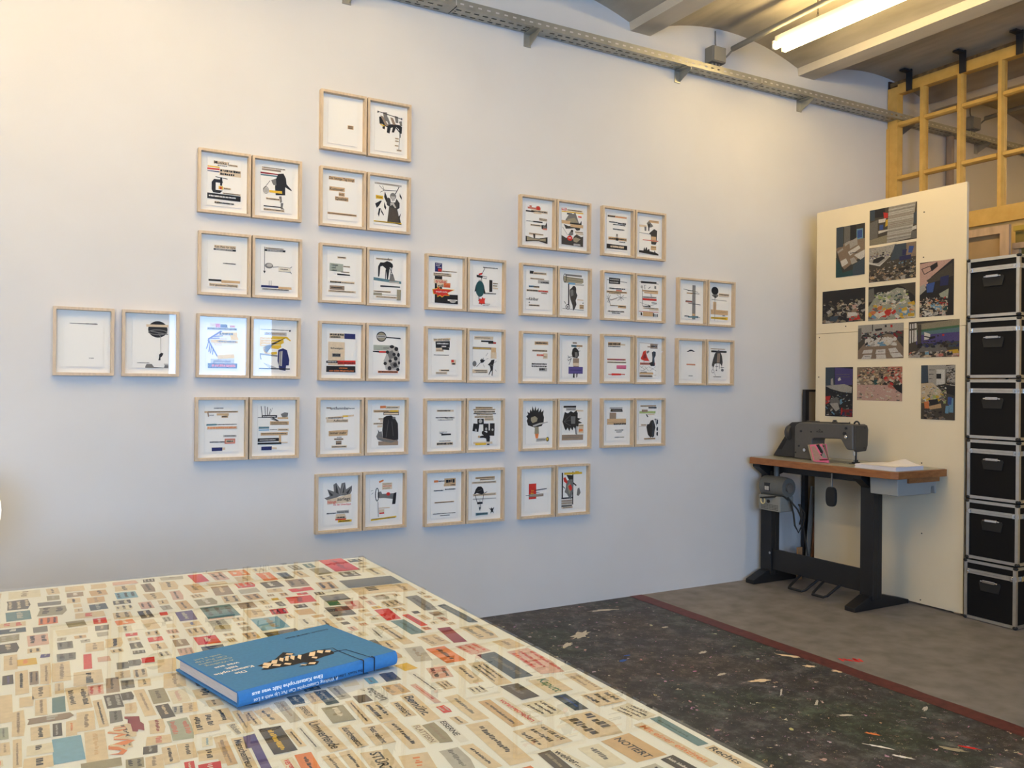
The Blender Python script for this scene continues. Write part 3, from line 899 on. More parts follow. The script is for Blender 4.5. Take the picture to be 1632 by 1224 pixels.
'D6L': ('brown word scraps at the top and thin lines below', 'r o 12 7 16 5;d k 28 8 28 3.4;r t 52 4 44 13;d k 58 6 34 9;r t 50 17 46 6;d k 76 18.6 18 3;d k 12 31 36 3;d k 54 29 42 3;r t 14 60 76 3;d k 16 60.6 72 2;d k 8 88 88 2.2;d k 36 93 38 2.2'),
'D6R': ('a black cap above a light bulb outline', 'r t 14 4 80 5;d k 18 5.6 72 2;r T 32 9 62 4;d k 34 10 58 2;r T 0 15 100 6;d k 4 17 92 2;r T 4 46 96 6;d k 8 48 88 2;p k 8,48 16,34 24,28 38,28 46,34 50,46 40,48 20,44;l g 22 40 40 36 1;l k 50 46 62 42 2.4;r G 4 58 96 3;l k 14 50 22 68 2;l k 48 48 44 66 2;r k 22 67 22 5;l k 33 62 33 68 1;l k 30 72 30 84 2;l k 36 72 36 84 2;l k 33 80 33 88 3;p k 70,84 78,86 80,82 84,86 92,82 87,90 90,98 83,93 76,99 79,90;r c 16 94 50 6;d k 20 96 42 2'),
'E2L': ('a pink key shape with a red ring and black bottle shapes', 'r R 10 10 46 5;r R 18 6 10 5;e R 56 12 11 7;e r 56 12 8 5;r T 24 16 74 8;d k 26 18 70 4;r k 2 20 36 3.4;r T 36 22 34 4;r T 60 36 36 7;d k 61 37 33 2;d k 62 40 32 2;d k 4 46 30 2;r k 34 45 42 4;p k 70,54 88,54 94,44 96,60 92,66 72,64;r g 78 56 14 5;r T 22 54 46 5;d k 24 55 42 2.6;r R 76 62 20 4;r T 16 77 64 5;d k 18 78 60 2;p k 2,86 36,90 60,90 98,84 98,102 60,97 36,98 2,101;p O 8,88 36,91 60,92 90,88 90,96 60,95 36,96 8,98;p k 34,79 44,79 43,90 37,90'),
'E2R': ('a grey crowd scene with a red disc and a red corner label', 'r r 0 1 22 7;d w 3 2 16 4;r T 24 3 72 5;d k 26 4 66 2.6;r y 0 9 100 3;r k 24 13 24 4;p g 20,30 34,16 56,14 62,8 72,24 80,38 70,44 40,40 14,38;p O 24,30 60,24 76,36 40,38;r r 76 18 16 4;p K 10,44 30,48 60,46 88,46 84,56 70,58 60,52 40,54 20,56;r t 0 34 40 9;r k 38 38 54 4;p k 84,38 92,30 92,40;r t 40 42 60 8;l g 4 52 28 72 1.4;p g 40,62 52,58 54,70 40,74 30,72;e k 48 60 6 3;r T 62 60 38 4;r T 66 65 34 3;d k 64 61 34 2;p K 0,74 20,80 36,78 50,82 60,72 70,68 90,74 100,72 100,100 0,98;p O 52,80 66,76 88,80 70,90 56,88;e r 38 80 12 7;d w 32 78 12 3;r w 56 94 30 4;d k 58 95 26 2'),
'E3L': ('crimson and blue words and bold black print on tan scraps', 'r k 16 0 17 7;r T 32 2 58 7;d k 34 4 52 3;r T 18 18 62 4;d k 20 19 58 2;r G 52 22 50 9;d k 64 26 36 4.4;r C 12 38 22 5;r T 34 39 24 5;d k 12 38.6 46 4;r T 2 48 96 6;d k 4 49 48 4;d r 54 49 42 4.6;r T 66 55 26 3;d k 67 55.6 24 2;t k 12 69 7.4 fühlbar|42;d k 0 73 12 2;r k 12 81 4 3;r T 12 87 48 5;d k 14 88 44 3'),
'E3R': ('a stooped figure under a big roll beside a wheel', 'r g 14 1 76 5;p O 8,6 30,8 96,10 98,20 90,24 12,24 4,16;l k 14 10 96 12 1;l k 14 16 96 18 1;o k 12 12 8 12 2.4;r C 28 23 32 5;r G 58 25 42 4;l k 29 26 30 84 5;p K 44,36 56,32 64,38 64,48 70,56 62,70 66,80 58,92 50,98 48,84 38,68 34,54 34,42;p g 36,44 50,40 52,56 40,60;e k 54 37 9 6;o k 26 88 10 7 2.6;e g 26 88 4 3;l k 10 74 16 80 2.6;r T 70 66 28 3;r k 94 74 4 3;r t 80 80 20 12;d k 82 82 16 2;d k 82 87 16 2;l k 2 93 100 95 1.4'),
'E4L': ('a tan script scrap above small pink and black words', 'r t 38 7 60 9;d k 42 9 52 5;r T 28 29 66 5;d k 29 29.6 64 4;r T 48 40 32 6;d r 48 40.6 30 4.6;r T 76 38 20 14;d k 78 46 14 2;d k 26 64 66 4.6;d k 26 70 66 4.6;r G 58 76 36 9;d k 60 77 24 6'),
'E4R': ('a black-haired head on a slate block with thin legs', 'r T 48 5 20 5;d k 50 6 16 3;r c 42 13 24 5;r t 66 13 28 5;d k 44 14 48 2;l k 74 30 84 28 1.8;l k 72 24 80 20 1.4;l k 46 44 26 48 2.2;l k 44 48 28 56 2;l k 42 50 32 66 2;l k 34 46 26 42 1.6;l k 32 54 24 52 1.4;p k 48,24 56,20 64,20 76,28 78,40 70,48 48,46 44,36;p g 58,32 70,32 72,44 60,46;r n 50 48 28 14;r T 50 61 28 7;r n 52 68 26 4;r v 30 71 66 19;d b 36 79 54 2.6;p k 52,89 58,89 58,101 50,100;p k 66,89 72,89 70,99 66,100'),
'E5L': ('a spiky black brush head held by a grey hand', 'p k 10,52 4,40 8,34 2,28 10,24 6,16 16,20 20,10 26,16 28,2 36,14 42,2 46,14 56,6 56,18 66,8 68,18 78,12 76,24 80,32 78,44 70,54 40,58 12,52;p O 22,32 40,28 52,34 48,42 30,46 22,40;p G 30,52 60,46 96,43 98,45 64,50 34,56;p O 40,56 56,56 58,74 38,74;p o 40,74 57,74 54,86 44,86;p G 46,86 92,85 92,93 46,95;d k 50 89 36 1.6;e k 96 89 6.6 6;r y 91 85.6 8 7'),
'E5R': ('a spread black feather fan above a mauve grey band', 'r k 6 2 58 5;r G 18 7 46 8;d k 22 10 38 2;r T 62 13 36 4;p k 2,44 12,18 26,22 40,16 52,20 66,14 72,24 70,34 84,36 92,34 74,42 94,48 76,50 80,58 66,56 62,66 54,58 48,68 40,60 34,70 26,60 18,68 12,62;p g 40,30 62,30 60,50 42,50;l g 8 44 40 26 1;l g 8 44 44 40 1;l g 8 44 40 56 1;l k 70 20 68 82 3.6;l k 62 60 64 78 3;r T 76 52 24 24;d k 78 54 20 2;r o 78 64 18 7;r n 0 79 98 15;d g 6 86 70 2'),
'E6L': ('an upright red block crossed by a dark strip', 'r r 20 28 32 40;t y 30 44 4.4 im|11;t y 28 51 4.4 für|14;r T 52 44 14 3;d k 52 51 14 2;l k 46 46 98 43 3;r n 20 55 64 8;d G 24 57 54 2;l g 6 58 22 58 2'),
'E6R': ('a wilted grey flower with red pieces in a black frame', 'l k 8 4 8 72 6;l k 56 2 56 90 5;p k 4,70 56,70 56,74 4,74;l k 6 38 20 46 3;p k 26,10 54,12 54,24 40,26;r y 16 4 82 5.6;r y 66 2 18 5;p g 26,26 50,22 60,36 54,60 48,76 38,70 28,60 18,56 24,44;p O 30,40 44,30 50,50 40,64;p r 12,18 22,16 32,28 28,34 16,28;p r 34,40 46,36 54,46 48,54 40,50;l k 56 32 72 40 5;p g 78,48 86,46 92,60 84,68 74,66;r G 4 76 50 22;r n 4 78 48 3;r n 4 84 48 3;r k 4 91 48 3;r T 6 95 50 4;d k 10 96 42 2'),
'F2L': ('a wide black band of print below small headlines', 'r T 4 4 94 6;d k 4 4.6 36 5;d o 40 6 56 3;d k 12 21 40 3.4;d k 54 22 40 5;d k 30 27.4 60 3;d k 30 40 56 3.4;p G 44,66 46,54 54,54 56,66;e g 50 57 4 3;r t 8 64 90 8;d k 10 66 86 4;r k 44 65 12 8;d k 60 74 30 3;r k 0 84 100 12.6;d T 18 87 66 6'),
'F2R': ('a black house shape and a wilting vase over a dark skyline', 'r t 50 4 50 7;d n 54 6 40 2;p g 38,14 50,6 62,14 72,20 62,24 46,26;p k 46,14 54,16 51,36 46,34;r T 0 20 38 6;p g 26,24 36,24 36,36 28,36;l k 0 42 56 44 1.2;p K 50,42 76,28 92,32 90,66 84,72 62,72 60,46;r t 62 50 24 14;r t 60 76 28 12;d k 62 79 24 2;r R 18 60 80 3;p k 0,92 22,92 24,86 28,82 30,90 36,82 40,82 42,90 48,86 52,86 54,92 78,94 80,88 84,94 100,98 100,102 0,98'),
'F3L': ('thorny plant drawings under a black headline block', 'r k 12 0 54 16;d G 15 3 46 3.4;d G 15 10 42 3.4;l k 2 6 100 10 1.8;d k 12 27 80 4;r R 46 32 28 4;r t 0 36 100 5;d k 4 37 92 2.4;r T 10 41 60 3;d k 12 41.6 56 1.6;l g 2 50 18 68 1.6;l g 18 48 4 68 1.6;l g 0 58 22 60 1.6;l g 10 46 10 70 1.4;l g 50 46 84 58 1.6;l g 54 62 84 46 1.6;l g 66 42 72 62 1.6;l g 46 54 98 52 1.2;l n 18 62 50 55 3;l g 12 64 20 76 1.8;r T 16 74 40 3.4;d k 18 75 36 2;r t 56 74 40 8;d k 58 76 36 3;d k 6 90 80 4;d k 26 95 40 3'),
'F3R': ('a crimson bar, sprouting twigs and a black piano-key row', 'r k 10 2 80 5;l k 2 4 100 7 1.8;l k 28 12 30 24 2.4;l k 28 14 36 12 1.4;l k 48 22 58 16 2.4;p g 80,12 88,14 88,22 78,20;e G 14 18 6 4;l g 16 22 18 72 2;r t 16 26 82 5;d k 22 28 70 1.6;r t 26 31 72 4;l k 60 36 64 44 1.8;r G 18 44 72 4;d k 22 45 64 2;r r 18 49 72 6;d k 64 60 28 2.6;l g 4 62 50 70 1.2;l k 20 72 60 73 3.4;p k 44,66 58,70 54,74;l g 50 70 92 64 1.2;r T 20 75 80 4;r T 52 79 48 4;d k 24 76 72 2;r R 0 86 100 2;r t 20 88 52 12;p k 8,90 15,90 17,98 9,98;r k 72 90 5 10;r k 80 92 3.4 8;r k 86 92 3.4 8;r k 93 92 4 8'),
'F4L': ('pink and dusty red strips below a brown headline', 'r t 8 4 62 9;d k 9 6 58 5.6;r T 70 8 22 4;d k 8 14 60 3;r R 4 49 90 5;r m 46 50 30 4;d k 8 51 80 2;r T 4 57 94 4;d k 6 58 90 2.4;r m 50 67 48 10;d M 54 74 40 2;r R 10 91 82 3;r r 26 90 46 5'),
'F4R': ('a dark red cloak beside a black boot', 'l n 2 1 100 4 1.2;r n 58 4 38 13;d k 62 8 30 5;l n 44 12 60 12 4;p r 22,26 36,22 38,32 44,42 56,54 50,52 30,52 12,48 10,44 16,38;p M 24,36 34,30 40,44 22,46;l k 26 52 26 57 1.6;p g 38,26 50,22 54,26 42,32;r R 6 57 78 6;d k 10 59 68 2.4;p k 66,28 76,24 86,26 86,36 80,44 82,60 82,66 62,66 52,58 68,54 70,42;l g 4 66 30 76 1;l g 10 72 24 66 1;l g 30 68 50 80 1;l g 20 80 46 70 1;l g 50 68 90 80 1;l g 56 80 86 68 1;l g 6 78 40 82 1;l n 2 4 2 96 .8;r t 4 84 70 6;d k 8 83 34 2;r n 4 92 66 5;d k 8 93.4 56 2.4;l g 74 92 90 92 1'),
'F5L': ('a black trapezoid over brown and tan blocks', 'r G 16 8 64 3;d k 18 9 60 1.6;p k 22,12 78,12 81,20 20,20;d g 30 15 44 2.4;r n 16 22 32 22;r t 4 39 94 16;d n 8 48 80 1.6;d k 36 51 60 5;d k 42 69 42 3;d k 50 74 26 3;d k 42 89 46 2.2'),
'F5R': ('a hulking black creature below a light green bar', 'r t 8 3 82 4;d k 10 4 76 2;r k 50 8 42 4;r e 4 19 82 7;r n 16 15 30 7;r T 44 27 38 3;p k 36,28 42,28 50,36 44,36;p k 54,56 62,46 74,44 78,48 84,58 86,66 82,78 80,90 74,94 66,92 62,95 58,92 48,86 44,76 40,64 44,56;p k 92,44 100,44 100,56 92,56;e k 96 70 4 6;e k 96 84 4 6;l k 84 40 92 60 2.4;l k 80 44 96 42 2;r T 12 56 28 4;d k 14 57 24 2;l n 0 62 44 62 1;r t 28 95 58 4;d k 30 96 54 2'),
'G3L': ('a tall grey ruled column crossed by thin strips', 'r g 57 1 17 99;l G 61 2 61 99 1;l G 66 2 66 99 1;l G 70 2 70 99 1;l g 8 14 88 20 2;d k 30 16 30 3;r t 26 23 34 3.4;l k 26 24 96 25 1.8;r k 20 47 36 4.6;d R 22 48 32 3;l k 34 54 102 57 2.4;r t 58 84 14 6;p c 34,92 90,90 90,96 34,96;l k 14 92 40 92 3.6;l k 84 93 100 94 2'),
'G3R': ('a black balloon on a thin line above tan and yellow bars', 'e k 22 12 20 12;p g 4,24 42,22 40,28 26,34 8,28;p K 16,26 30,26 23,36;r T 44 18 60 9;d k 46 20 54 3.6;l g 46 28 100 28 1;l k 4 38 90 40 1.6;r t 0 68 98 14;r t 12 45 18 28;l g 22 34 22 100 1.8;d n 34 73 58 1.4;d k 66 83 14 3;p y 0,90 98,88 96,97 0,95;d k 6 91.6 80 1.6'),
'G4L': ('a thin black cloud shape and one brown word strip', 'p k 32,20 42,17 50,14 62,14 72,17 78,19 70,20 60,18 48,19 40,21;r t 32 55 48 4.4;d R 33 55.6 46 3.2;d k 44 89 22 2.2'),
'G4R': ('a hanging black coat with thin wire legs', 'r T 4 8 84 3;d k 8 8.6 76 1.6;r k 8 14 88 6;p K 40,16 52,12 60,18 70,30 74,48 70,62 64,56 58,52 40,52 28,54 20,66 12,56 20,38 28,24;p n 44,22 58,22 56,50 40,50;l k 50 22 48 50 1;l k 22 58 18 72 2;l k 40 52 38 72 1.8;l k 54 52 54 68 1.8;l k 68 58 70 72 1.8;o g 18 76 8 5 1.8;e g 72 72 8 4;l k 62 64 82 64 2;l k 32 62 48 62 2;l k 10 60 20 56 1.6;e g 38 73 4 2;l g 26 80 34 90 1.2;d k 20 91 44 2.2'),
}
# left end of each pair (upper and lower corner pixel) on the wall
PAIRS = {'B2': (314.3, 236.5, 339.2), 'B3': (314.6, 367.4, 470.4), 'B4': (312, 500.2, 601.6), 'B5': (309.6, 632.8, 734),
         'C1': (508.6, 142.7, 239.3), 'C2': (507.7, 264.9, 360.5), 'C3': (507, 387.8, 482.4), 'C4': (505.9, 511.8, 605.9), 'C5': (503.8, 633.3, 727.8), 'C6': (500.6, 755.3, 851),
         'D3': (675.9, 404.7, 493.4), 'D4': (675, 520, 609.5), 'D5': (673.9, 634.7, 723.4), 'D6': (673.7, 749.7, 839),
         'E2': (825.3, 310.8, 394.4), 'E3': (826.5, 419.2, 502.6), 'E4': (826.2, 527.6, 611.5), 'E5': (826.2, 635.3, 718.8), 'E6': (823.8, 743.1, 828),
         'F2': (956.2, 327.9, 407.5), 'F3': (955.9, 430.6, 510.1), 'F4': (955.6, 532.3, 611.3), 'F5': (955.3, 634.3, 713.2),
         'G3': (1076.8, 442, 517.3), 'G4': (1074.8, 538.7, 614.1), 'A4': (84, 487.6, 598.3)}
FWD, FHT, FDP = .2315, .288, .03
maple = mat('pale_maple', (.69, .555, .385), .5, scale=16., c2=(.57, .445, .30), stretch=(6, 6, 1.2), detail=6.)
mat_board = mat('cream_mount_board', (.96, .93, .85), .9, spec=.2)
sheet_m = mat('white_art_paper', (.97, .945, .88), .9, spec=.2)
pic_glass = glass_mat('picture_glass')


def frame_mesh():
    mb = MB()
    w, h, d, t = FWD / 2, FHT / 2, FDP, .0115
    prof = [(0, -.0005), (0, -d), (t, -d), (t + .001, -.004), (t + .001, -.0005)]      # inset, depth
    ring = []
    for ins, y in prof:
        ring.append([(-w + ins, y, -h + ins), (w - ins, y, -h + ins), (w - ins, y, h - ins), (-w + ins, y, h - ins)])
    for a in range(len(ring) - 1):
        for i in range(4):
            j = (i + 1) % 4
            mb.quad(ring[a][i], ring[a + 1][i], ring[a + 1][j], ring[a][j])
    return mb


FR_CACHE = {}


def build_frame(cx, cz, desc, spec, seed, rot):
    t = thing('framed_collage', (cx, D, cz), 'framed collage of ' + desc, 'picture', 'framed collages on the white wall')
    t.rotation_euler = (0, rot, 0)
    ROOTLOC[t.name] = (0, 0, 0)
    if not FR_CACHE:
        FR_CACHE['frame'] = frame_mesh().build('frame', maple, t, bevel=.0008, seg=1)
        FR_CACHE['mount_board'] = MB().box(-FWD / 2 + .012, -.004, -FHT / 2 + .012, FWD / 2 - .012, -.001, FHT / 2 - .012).build('mount_board', mat_board, t)
        FR_CACHE['sheet'] = MB().box(-.074, -.0085, -.1065, .074, -.0065, .1065).build('sheet', sheet_m, t)
        FR_CACHE['glass_pane'] = MB().box(-FWD / 2 + .012, -.0245, -FHT / 2 + .012, FWD / 2 - .012, -.0228, FHT / 2 - .012).build('glass_pane', pic_glass, t)
        sheet = FR_CACHE['sheet']
    else:
        for k, o in FR_CACHE.items():
            c = bpy.data.objects.new(k, o.data)
            COL.objects.link(c)
            c.parent = t
            if k == 'frame':
                b = c.modifiers.new('bevel', 'BEVEL')
                b.width, b.segments, b.limit_method = .0008, 1, 'ANGLE'
            if k == 'sheet':
                sheet = c
    pl = Plane((-.074, -.0085, .1065), (.00148, 0, 0), (0, 0, -.00213), (0, -1, 0))
    draw(pl, spec, sheet, 213 / 148., seed=seed)


for k, (px, ya, yb) in PAIRS.items():
    p = (ony(px, ya) + ony(px, yb)) / 2
    rnd = random.Random(k)
    second = FWD + (.0315 if k == 'A4' else .0065)
    for s in (0, 1):
        desc, spec = ART[k + 'LR'[s]]
        build_frame(p[0] + FWD / 2 + second * s, p[2] + rnd.uniform(-.001, .001), desc, spec, ord(k[0]) * 31 + ord(k[1]) * 7 + s, rnd.uniform(-.003, .003))

# ------------------------------------------------------------------ pin board with prints
XB = 4.5
bd = thing('pin_board', (XB, 3.35, 0), 'tall cream board of two panels standing beside the black cases', 'board')
board_m = mat('cream_board', (.72, .64, .48), .75, var=.02, scale=4., spec=.25)
MB().box(XB, 2.846, .012, XB + .018, 3.868, 1.6035).build('lower_panel', board_m, bd)
MB().box(XB, 2.842, 1.606, XB + .018, 3.868, 2.398).build('upper_panel', board_m, bd)
MB().box(XB + .018, 2.87, 0, XB + .05, 2.91, 2.38).box(XB + .018, 3.80, 0, XB + .05, 3.84, 2.38).build('support_batten', mat('raw_pine', (.5, .34, .19), .7, var=.15, scale=9.), bd)
for px, py in ((1473, 338), (1472, 410), (1348, 520), (1306, 538), (1469, 738), (1467, 956), (1469, 850), (1305, 601)):
    q = onx(px, py, XB)
    MB().tube([(XB - .002, q[1], q[2]), (XB + .002, q[1], q[2])], .004, 8).build('pin_hole', blk, bd)

Z5 = lambda x, y: (1320 + x / 5.827, 310 + y / 5.827)
Z6 = lambda x, y: (1300 + x / 6.661, 500 + y / 6.661)
PRINTS = [
 (Z5(77, 312), Z5(338, 740), 'K', 'print of a desk with stacked white papers and a blue monitor',
  'p n 0,42 60,24 100,30 100,60 88,64 30,86 20,78;r a 0 0 25 40;r g 28 0 22 34;p k 50,0 70,0 70,28 50,30;r C 72 10 22 20;r u 75 12 16 15;p G 4,48 24,42 26,46 6,52;p G 46,32 74,26 76,40 50,46;p w 42,52 80,42 86,48 50,60;p w 64,60 100,52 100,76 80,68;p w 16,68 36,64 44,74 22,80;p G 50,66 64,64 76,74 56,78;p G 30,34 48,30 50,34 32,40;p a 60,80 100,66 100,100 60,100;p q 0,60 14,74 24,92 60,88 60,100 0,100;d k 50 54 26 2'),
 (Z5(387, 152), Z5(822, 408), 'd', 'print of a tall stack of white sheets, topmost on the cream board',
  'p O 0,84 44,76 44,100 0,100;p g 0,36 18,30 18,80 0,84;r k 12 0 22 24;r a 2 0 10 30;p r 30,12 40,16 40,30 32,30;p w 20,30 36,30 34,40 20,40;p y 36,34 42,34 42,50 34,54;p u 22,46 30,46 30,60 22,60;p w 20,62 40,62 40,66 20,70;p G 42,0 98,0 90,96 38,100;' + ';'.join('l %s %g %g %g %g .8' % (random.Random(i).choice('gwwOn'), 41 - i * .12, 4 + i * 4.6, 96 - i * .3, 3 + i * 4.6) for i in range(20)) + ';p a 94,30 100,26 100,60 94,60;p w 92,66 100,64 100,74 90,76;p g 90,78 100,78 100,98 88,98'),
 (Z5(382, 502), Z5(815, 770), 'd', 'print of a blue office chair on a floor strewn with scraps',
  'p G 0,2 60,-2 44,34 22,52 0,44;p w 0,40 22,52 44,34 40,38 24,56 0,46;p a 56,0 80,0 78,40 46,44;p n 80,0 100,0 100,40 80,40;c 160 0 60 100 100 7 gOGtnkKd;c 40 40 45 100 62 4 CGgkd;c 60 2 4 52 34 4 gwGkvn;p u 86,10 96,12 92,30 84,28;p b 66,36 90,34 90,46 66,48;p b 72,18 82,18 78,34 72,34;l k 78 48 76 64 3;l k 64 72 88 70 3;l k 70 80 84 64 2.4;p k 10,34 30,28 36,34 20,46 8,44'),
 ((1311.2, 465.3), (1378.9, 511.4), 'k', 'dark print of scattered papers with a red sheet',
  'c 140 0 30 100 100 10 gGnKkOkd;c 60 40 40 90 80 8 lGTpk;p r 66,66 82,62 84,72 70,74;p r 64,84 86,80 90,94 64,96;p w 60,70 80,72 84,82 62,84;p a 20,80 40,78 34,96 18,94'),
 (Z5(375, 862), Z5(808, 1145), 'k', 'print of a worktable covered in green and coloured scraps',
  'p g 0,8 12,4 14,40 0,46;p s 14,34 62,10 76,14 90,52 100,60 100,100 0,100 0,60;c 120 14 18 88 56 8 sGlqgwe;c 120 0 54 100 100 12 wGloryCsgT;p C 62,84 78,76 84,92 66,98;p y 84,56 98,52 100,62 90,66;p r 16,78 26,74 28,82 18,84;p o 22,60 32,58 30,68 20,70;p d 62,0 100,0 100,40 78,12'),
 (Z5(853, 637), Z5(1165, 1118), 'k', 'tilted print of a wall frame above a heap of scraps',
  'p p 0,2 60,0 96,0 34,28 20,44 0,48;p G 0,44 14,40 20,50 0,60;l k 6 12 30 8 2;l k 6 12 14 22 2;l k 14 22 36 16 2;p k 30,8 52,2 54,10 36,18;p d 20,34 96,6 98,30 30,40;p u 20,40 46,38 40,56 22,56;p b 62,30 86,28 84,46 60,46;c 170 0 66 84 100 9 lTGwdnkpT;p s 58,60 86,52 84,70 62,66;c 14 20 62 84 90 16 CrwTo;p q 70,78 82,78 82,90 72,92'),
 (Z6(452, 125), Z6(932, 470), 'd', 'print of a table laid with rows of white sheets under a pale wall',
  'p G 0,0 100,0 100,22 50,30 0,46;p g 0,10 8,8 8,46 0,52;c 70 8 22 100 44 8 kdaKM;p k 38,14 54,12 54,18 40,20;r k 60 4 4 6;r r 72 4 5 8;p k 32,0 34,0 34,20 32,20;p n 14,56 62,30 78,32 100,70 100,100 0,100 0,76;c 90 16 36 86 64 9 wwwGkCwl;p w 14,74 34,73 32,84 10,84;p w 42,74 62,73 62,86 40,86;p w 68,72 84,70 90,82 72,84;p w 14,88 32,88 30,100 8,100;p w 42,88 62,88 64,100 42,100;p w 72,86 92,84 100,96 78,98;l n 38 72 34 100 2;l n 66 70 68 100 2;d k 46 78 12 2;d k 16 92 12 2'),
 (Z6(990, 90), Z6(1525, 455), 'd', 'print of a room with a bright window and a rainbow sheen on the wall',
  'p O 12,8 100,0 100,18 14,26;p f 14,24 100,16 100,24 14,32;p c 14,30 100,22 100,36 14,40;p v 14,38 100,34 100,58 16,64;p w 2,6 16,4 17,54 2,60;l d 6 4 6 60 2;l d 11 4 11 58 2;l d 2 22 17 20 3;p d 18,8 26,8 26,60 18,64;p w 32,30 44,36 44,50 32,52;l k 32 42 44 46 2;p k 44,44 54,42 54,48 40,52;r k 58 40 3 4;r r 68 38 4 5;c 60 18 54 100 74 8 kdab;p g 18,84 30,66 70,64 80,86;c 50 0 82 100 100 10 RTGnkp;p y 80,82 98,80 100,90 80,92;p C 34,86 42,84 42,92 34,92'),
 (Z6(107, 570), Z6(392, 1098), 'k', 'dark print of a cluttered desk before a blue lit sheet',
  'p v 34,0 100,4 98,36 36,38;p a 0,0 32,0 34,36 0,40;p w 46,24 54,20 58,26 48,28;p G 20,24 28,22 30,36 20,36;d g 40 14 50 1.6;d g 40 19 50 1.6;p G 0,38 70,34 98,40 96,52 60,50 20,44;c 90 2 48 100 100 9 kadgbCdKG;p r 0,60 20,58 16,72 2,76;p M 62,86 100,84 98,100 62,96;p g 18,66 44,60 56,72 48,80 20,76;p G 16,74 46,72 54,84 40,90;p C 54,66 62,64 62,74 56,76;p r 60,82 64,82 62,96 58,96'),
 (Z6(442, 568), Z6(918, 930), 'p', 'reddish print of a heap of scraps on a pale floor',
  'p R 66,0 100,0 100,74 86,66 70,60;p n 0,0 70,0 70,54 30,52 0,52;c 200 0 0 100 54 7 ndTtkORlT;c 60 0 56 96 100 5 lgtnTl;p k 70,40 100,50 100,78 88,68;p q 38,40 46,36 48,50 40,54;c 12 60 10 100 60 9 rRdk'),
 (Z6(1122, 548), Z6(1478, 1133), 'd', 'print of a cluttered table with a blue bottle in a white room',
  'p G 20,0 74,0 72,34 46,38 22,32;p w 46,8 70,8 70,34 46,36;p k 46,16 60,16 60,25 46,25;p a 0,0 20,0 22,30 0,34;p G 74,2 100,0 100,42 78,34;c 50 74 4 100 36 8 dkgn;d k 24 8 18 1.6;d k 24 16 14 1.6;d k 24 24 10 1.6;p k 50,36 100,38 100,56 70,50;p T 0,34 34,32 60,46 70,60 40,70 0,70;c 90 0 38 76 70 10 TlgnewyOG;p e 34,56 50,54 48,62 34,62;p y 44,56 54,56 54,60 46,60;p o 10,68 24,66 26,80 12,80;p k 22,64 50,62 54,72 30,74;p t 24,76 60,70 62,78 28,82;p C 84,60 96,60 96,86 84,86;p C 74,74 84,74 82,88 72,88;p u 80,58 92,58 90,72 80,72;c 40 10 82 80 100 12 dkKgn'),
]
for i, (a, b, base, lab, spec) in enumerate(PRINTS):
    p, q = onx(*a, XB), onx(*b, XB)
    y0, y1, z1, z0 = p[1], q[1], p[2], q[2]
    x = XB - .0012
    o = MB().box(x, y1, z0, XB - .0002, y0, z1).build('photo_print', ink(base, True))
    tag(o, lab, 'photo', 'photo prints on the cream board')
    wd, ht = y0 - y1, z1 - z0
    # the printed picture lies on the sheet
    draw(Plane((x, y0, z1), (0, -wd / 100, 0), (0, 0, -ht / 100), (-1, 0, 0)), spec, o, ht / wd, joined=True, h0=.0003, seed=70 + i)

# ------------------------------------------------------------------ stack of black flight cases
alu = mat('brushed_aluminium', (.62, .62, .60), .32, .9, var=.05, scale=40.)
chrome = mat('chrome', (.75, .75, .75), .14, 1.)
caseblk = mat('black_laminate', (.006, .006, .007), .55, spec=.2)
rubber = mat('black_rubber', (.012, .012, .012), .7)
CX, CY, CH = .37, .282, .3275
LABS = ['black flight case with silver edges, at the bottom of the stack', 'black flight case, second from the floor in the stack', 'black flight case, third from the floor in the stack',
        'black flight case, fourth from the floor in the stack', 'black flight case just below the topmost one', 'black flight case topmost on the stack']
case = thing('flight_case', (0, 0, 0), LABS[0], 'case', 'stacked black flight cases')
hx, hy, zs = CX / 2, CY / 2, .262
MB().box(-hx + .006, -hy + .006, .006, hx - .006, hy - .006, zs).build('body', caseblk, case)
MB().box(-hx + .006, -hy + .006, zs, hx - .006, hy - .006, CH - .008).build('lid', caseblk, case)
e = .017
for sx in (-1, 1):
    for sy in (-1, 1):
        x, y = sx * hx, sy * hy
        MB().prism([(x, y, .012), (x - sx * e, y, .012), (x - sx * e, y - sy * .004, .012), (x - sx * .006, y - sy * .006, .012), (x - sx * .004, y - sy * e, .012), (x, y - sy * e, .012)], (0, 0, zs - .022)).build('corner_rail', alu, case)
        MB().prism([(x, y, zs + .012), (x - sx * e, y, zs + .012), (x - sx * e, y - sy * .004, zs + .012), (x - sx * .006, y - sy * .006, zs + .012), (x - sx * .004, y - sy * e, zs + .012), (x, y - sy * e, zs + .012)], (0, 0, CH - zs - .022)).build('corner_rail', alu, case)
        for z in (.010, CH - .010):
            MB().sphere((x - sx * .006, y - sy * .006, z), .013, 12, 8, (1, 1, .75)).build('corner_cap', rubber, case, True)
for z, hh in ((.0045, .016), (CH - .016 - .004, .016)):
    MB().box(-hx, -hy + .012, z, -hx + .006, hy - .012, z + hh).box(hx - .006, -hy + .012, z, hx, hy - .012, z + hh).box(-hx + .012, -hy, z, hx - .012, -hy + .006, z + hh).box(-hx + .012, hy - .006, z, hx - .012, hy, z + hh).build('edge_rail', alu, case)
for z, hh in ((zs - .011, .011), (zs + .001, .012)):
    MB().box(-hx - .001, -hy + .004, z, -hx + .006, hy - .004, z + hh).box(hx - .006, -hy + .004, z, hx + .001, hy - .004, z + hh).box(-hx + .004, -hy - .001, z, hx - .004, -hy + .006, z + hh).box(-hx + .004, hy - .006, z, hx - .004, hy + .001, z + hh).build('closing_rail', alu, case)
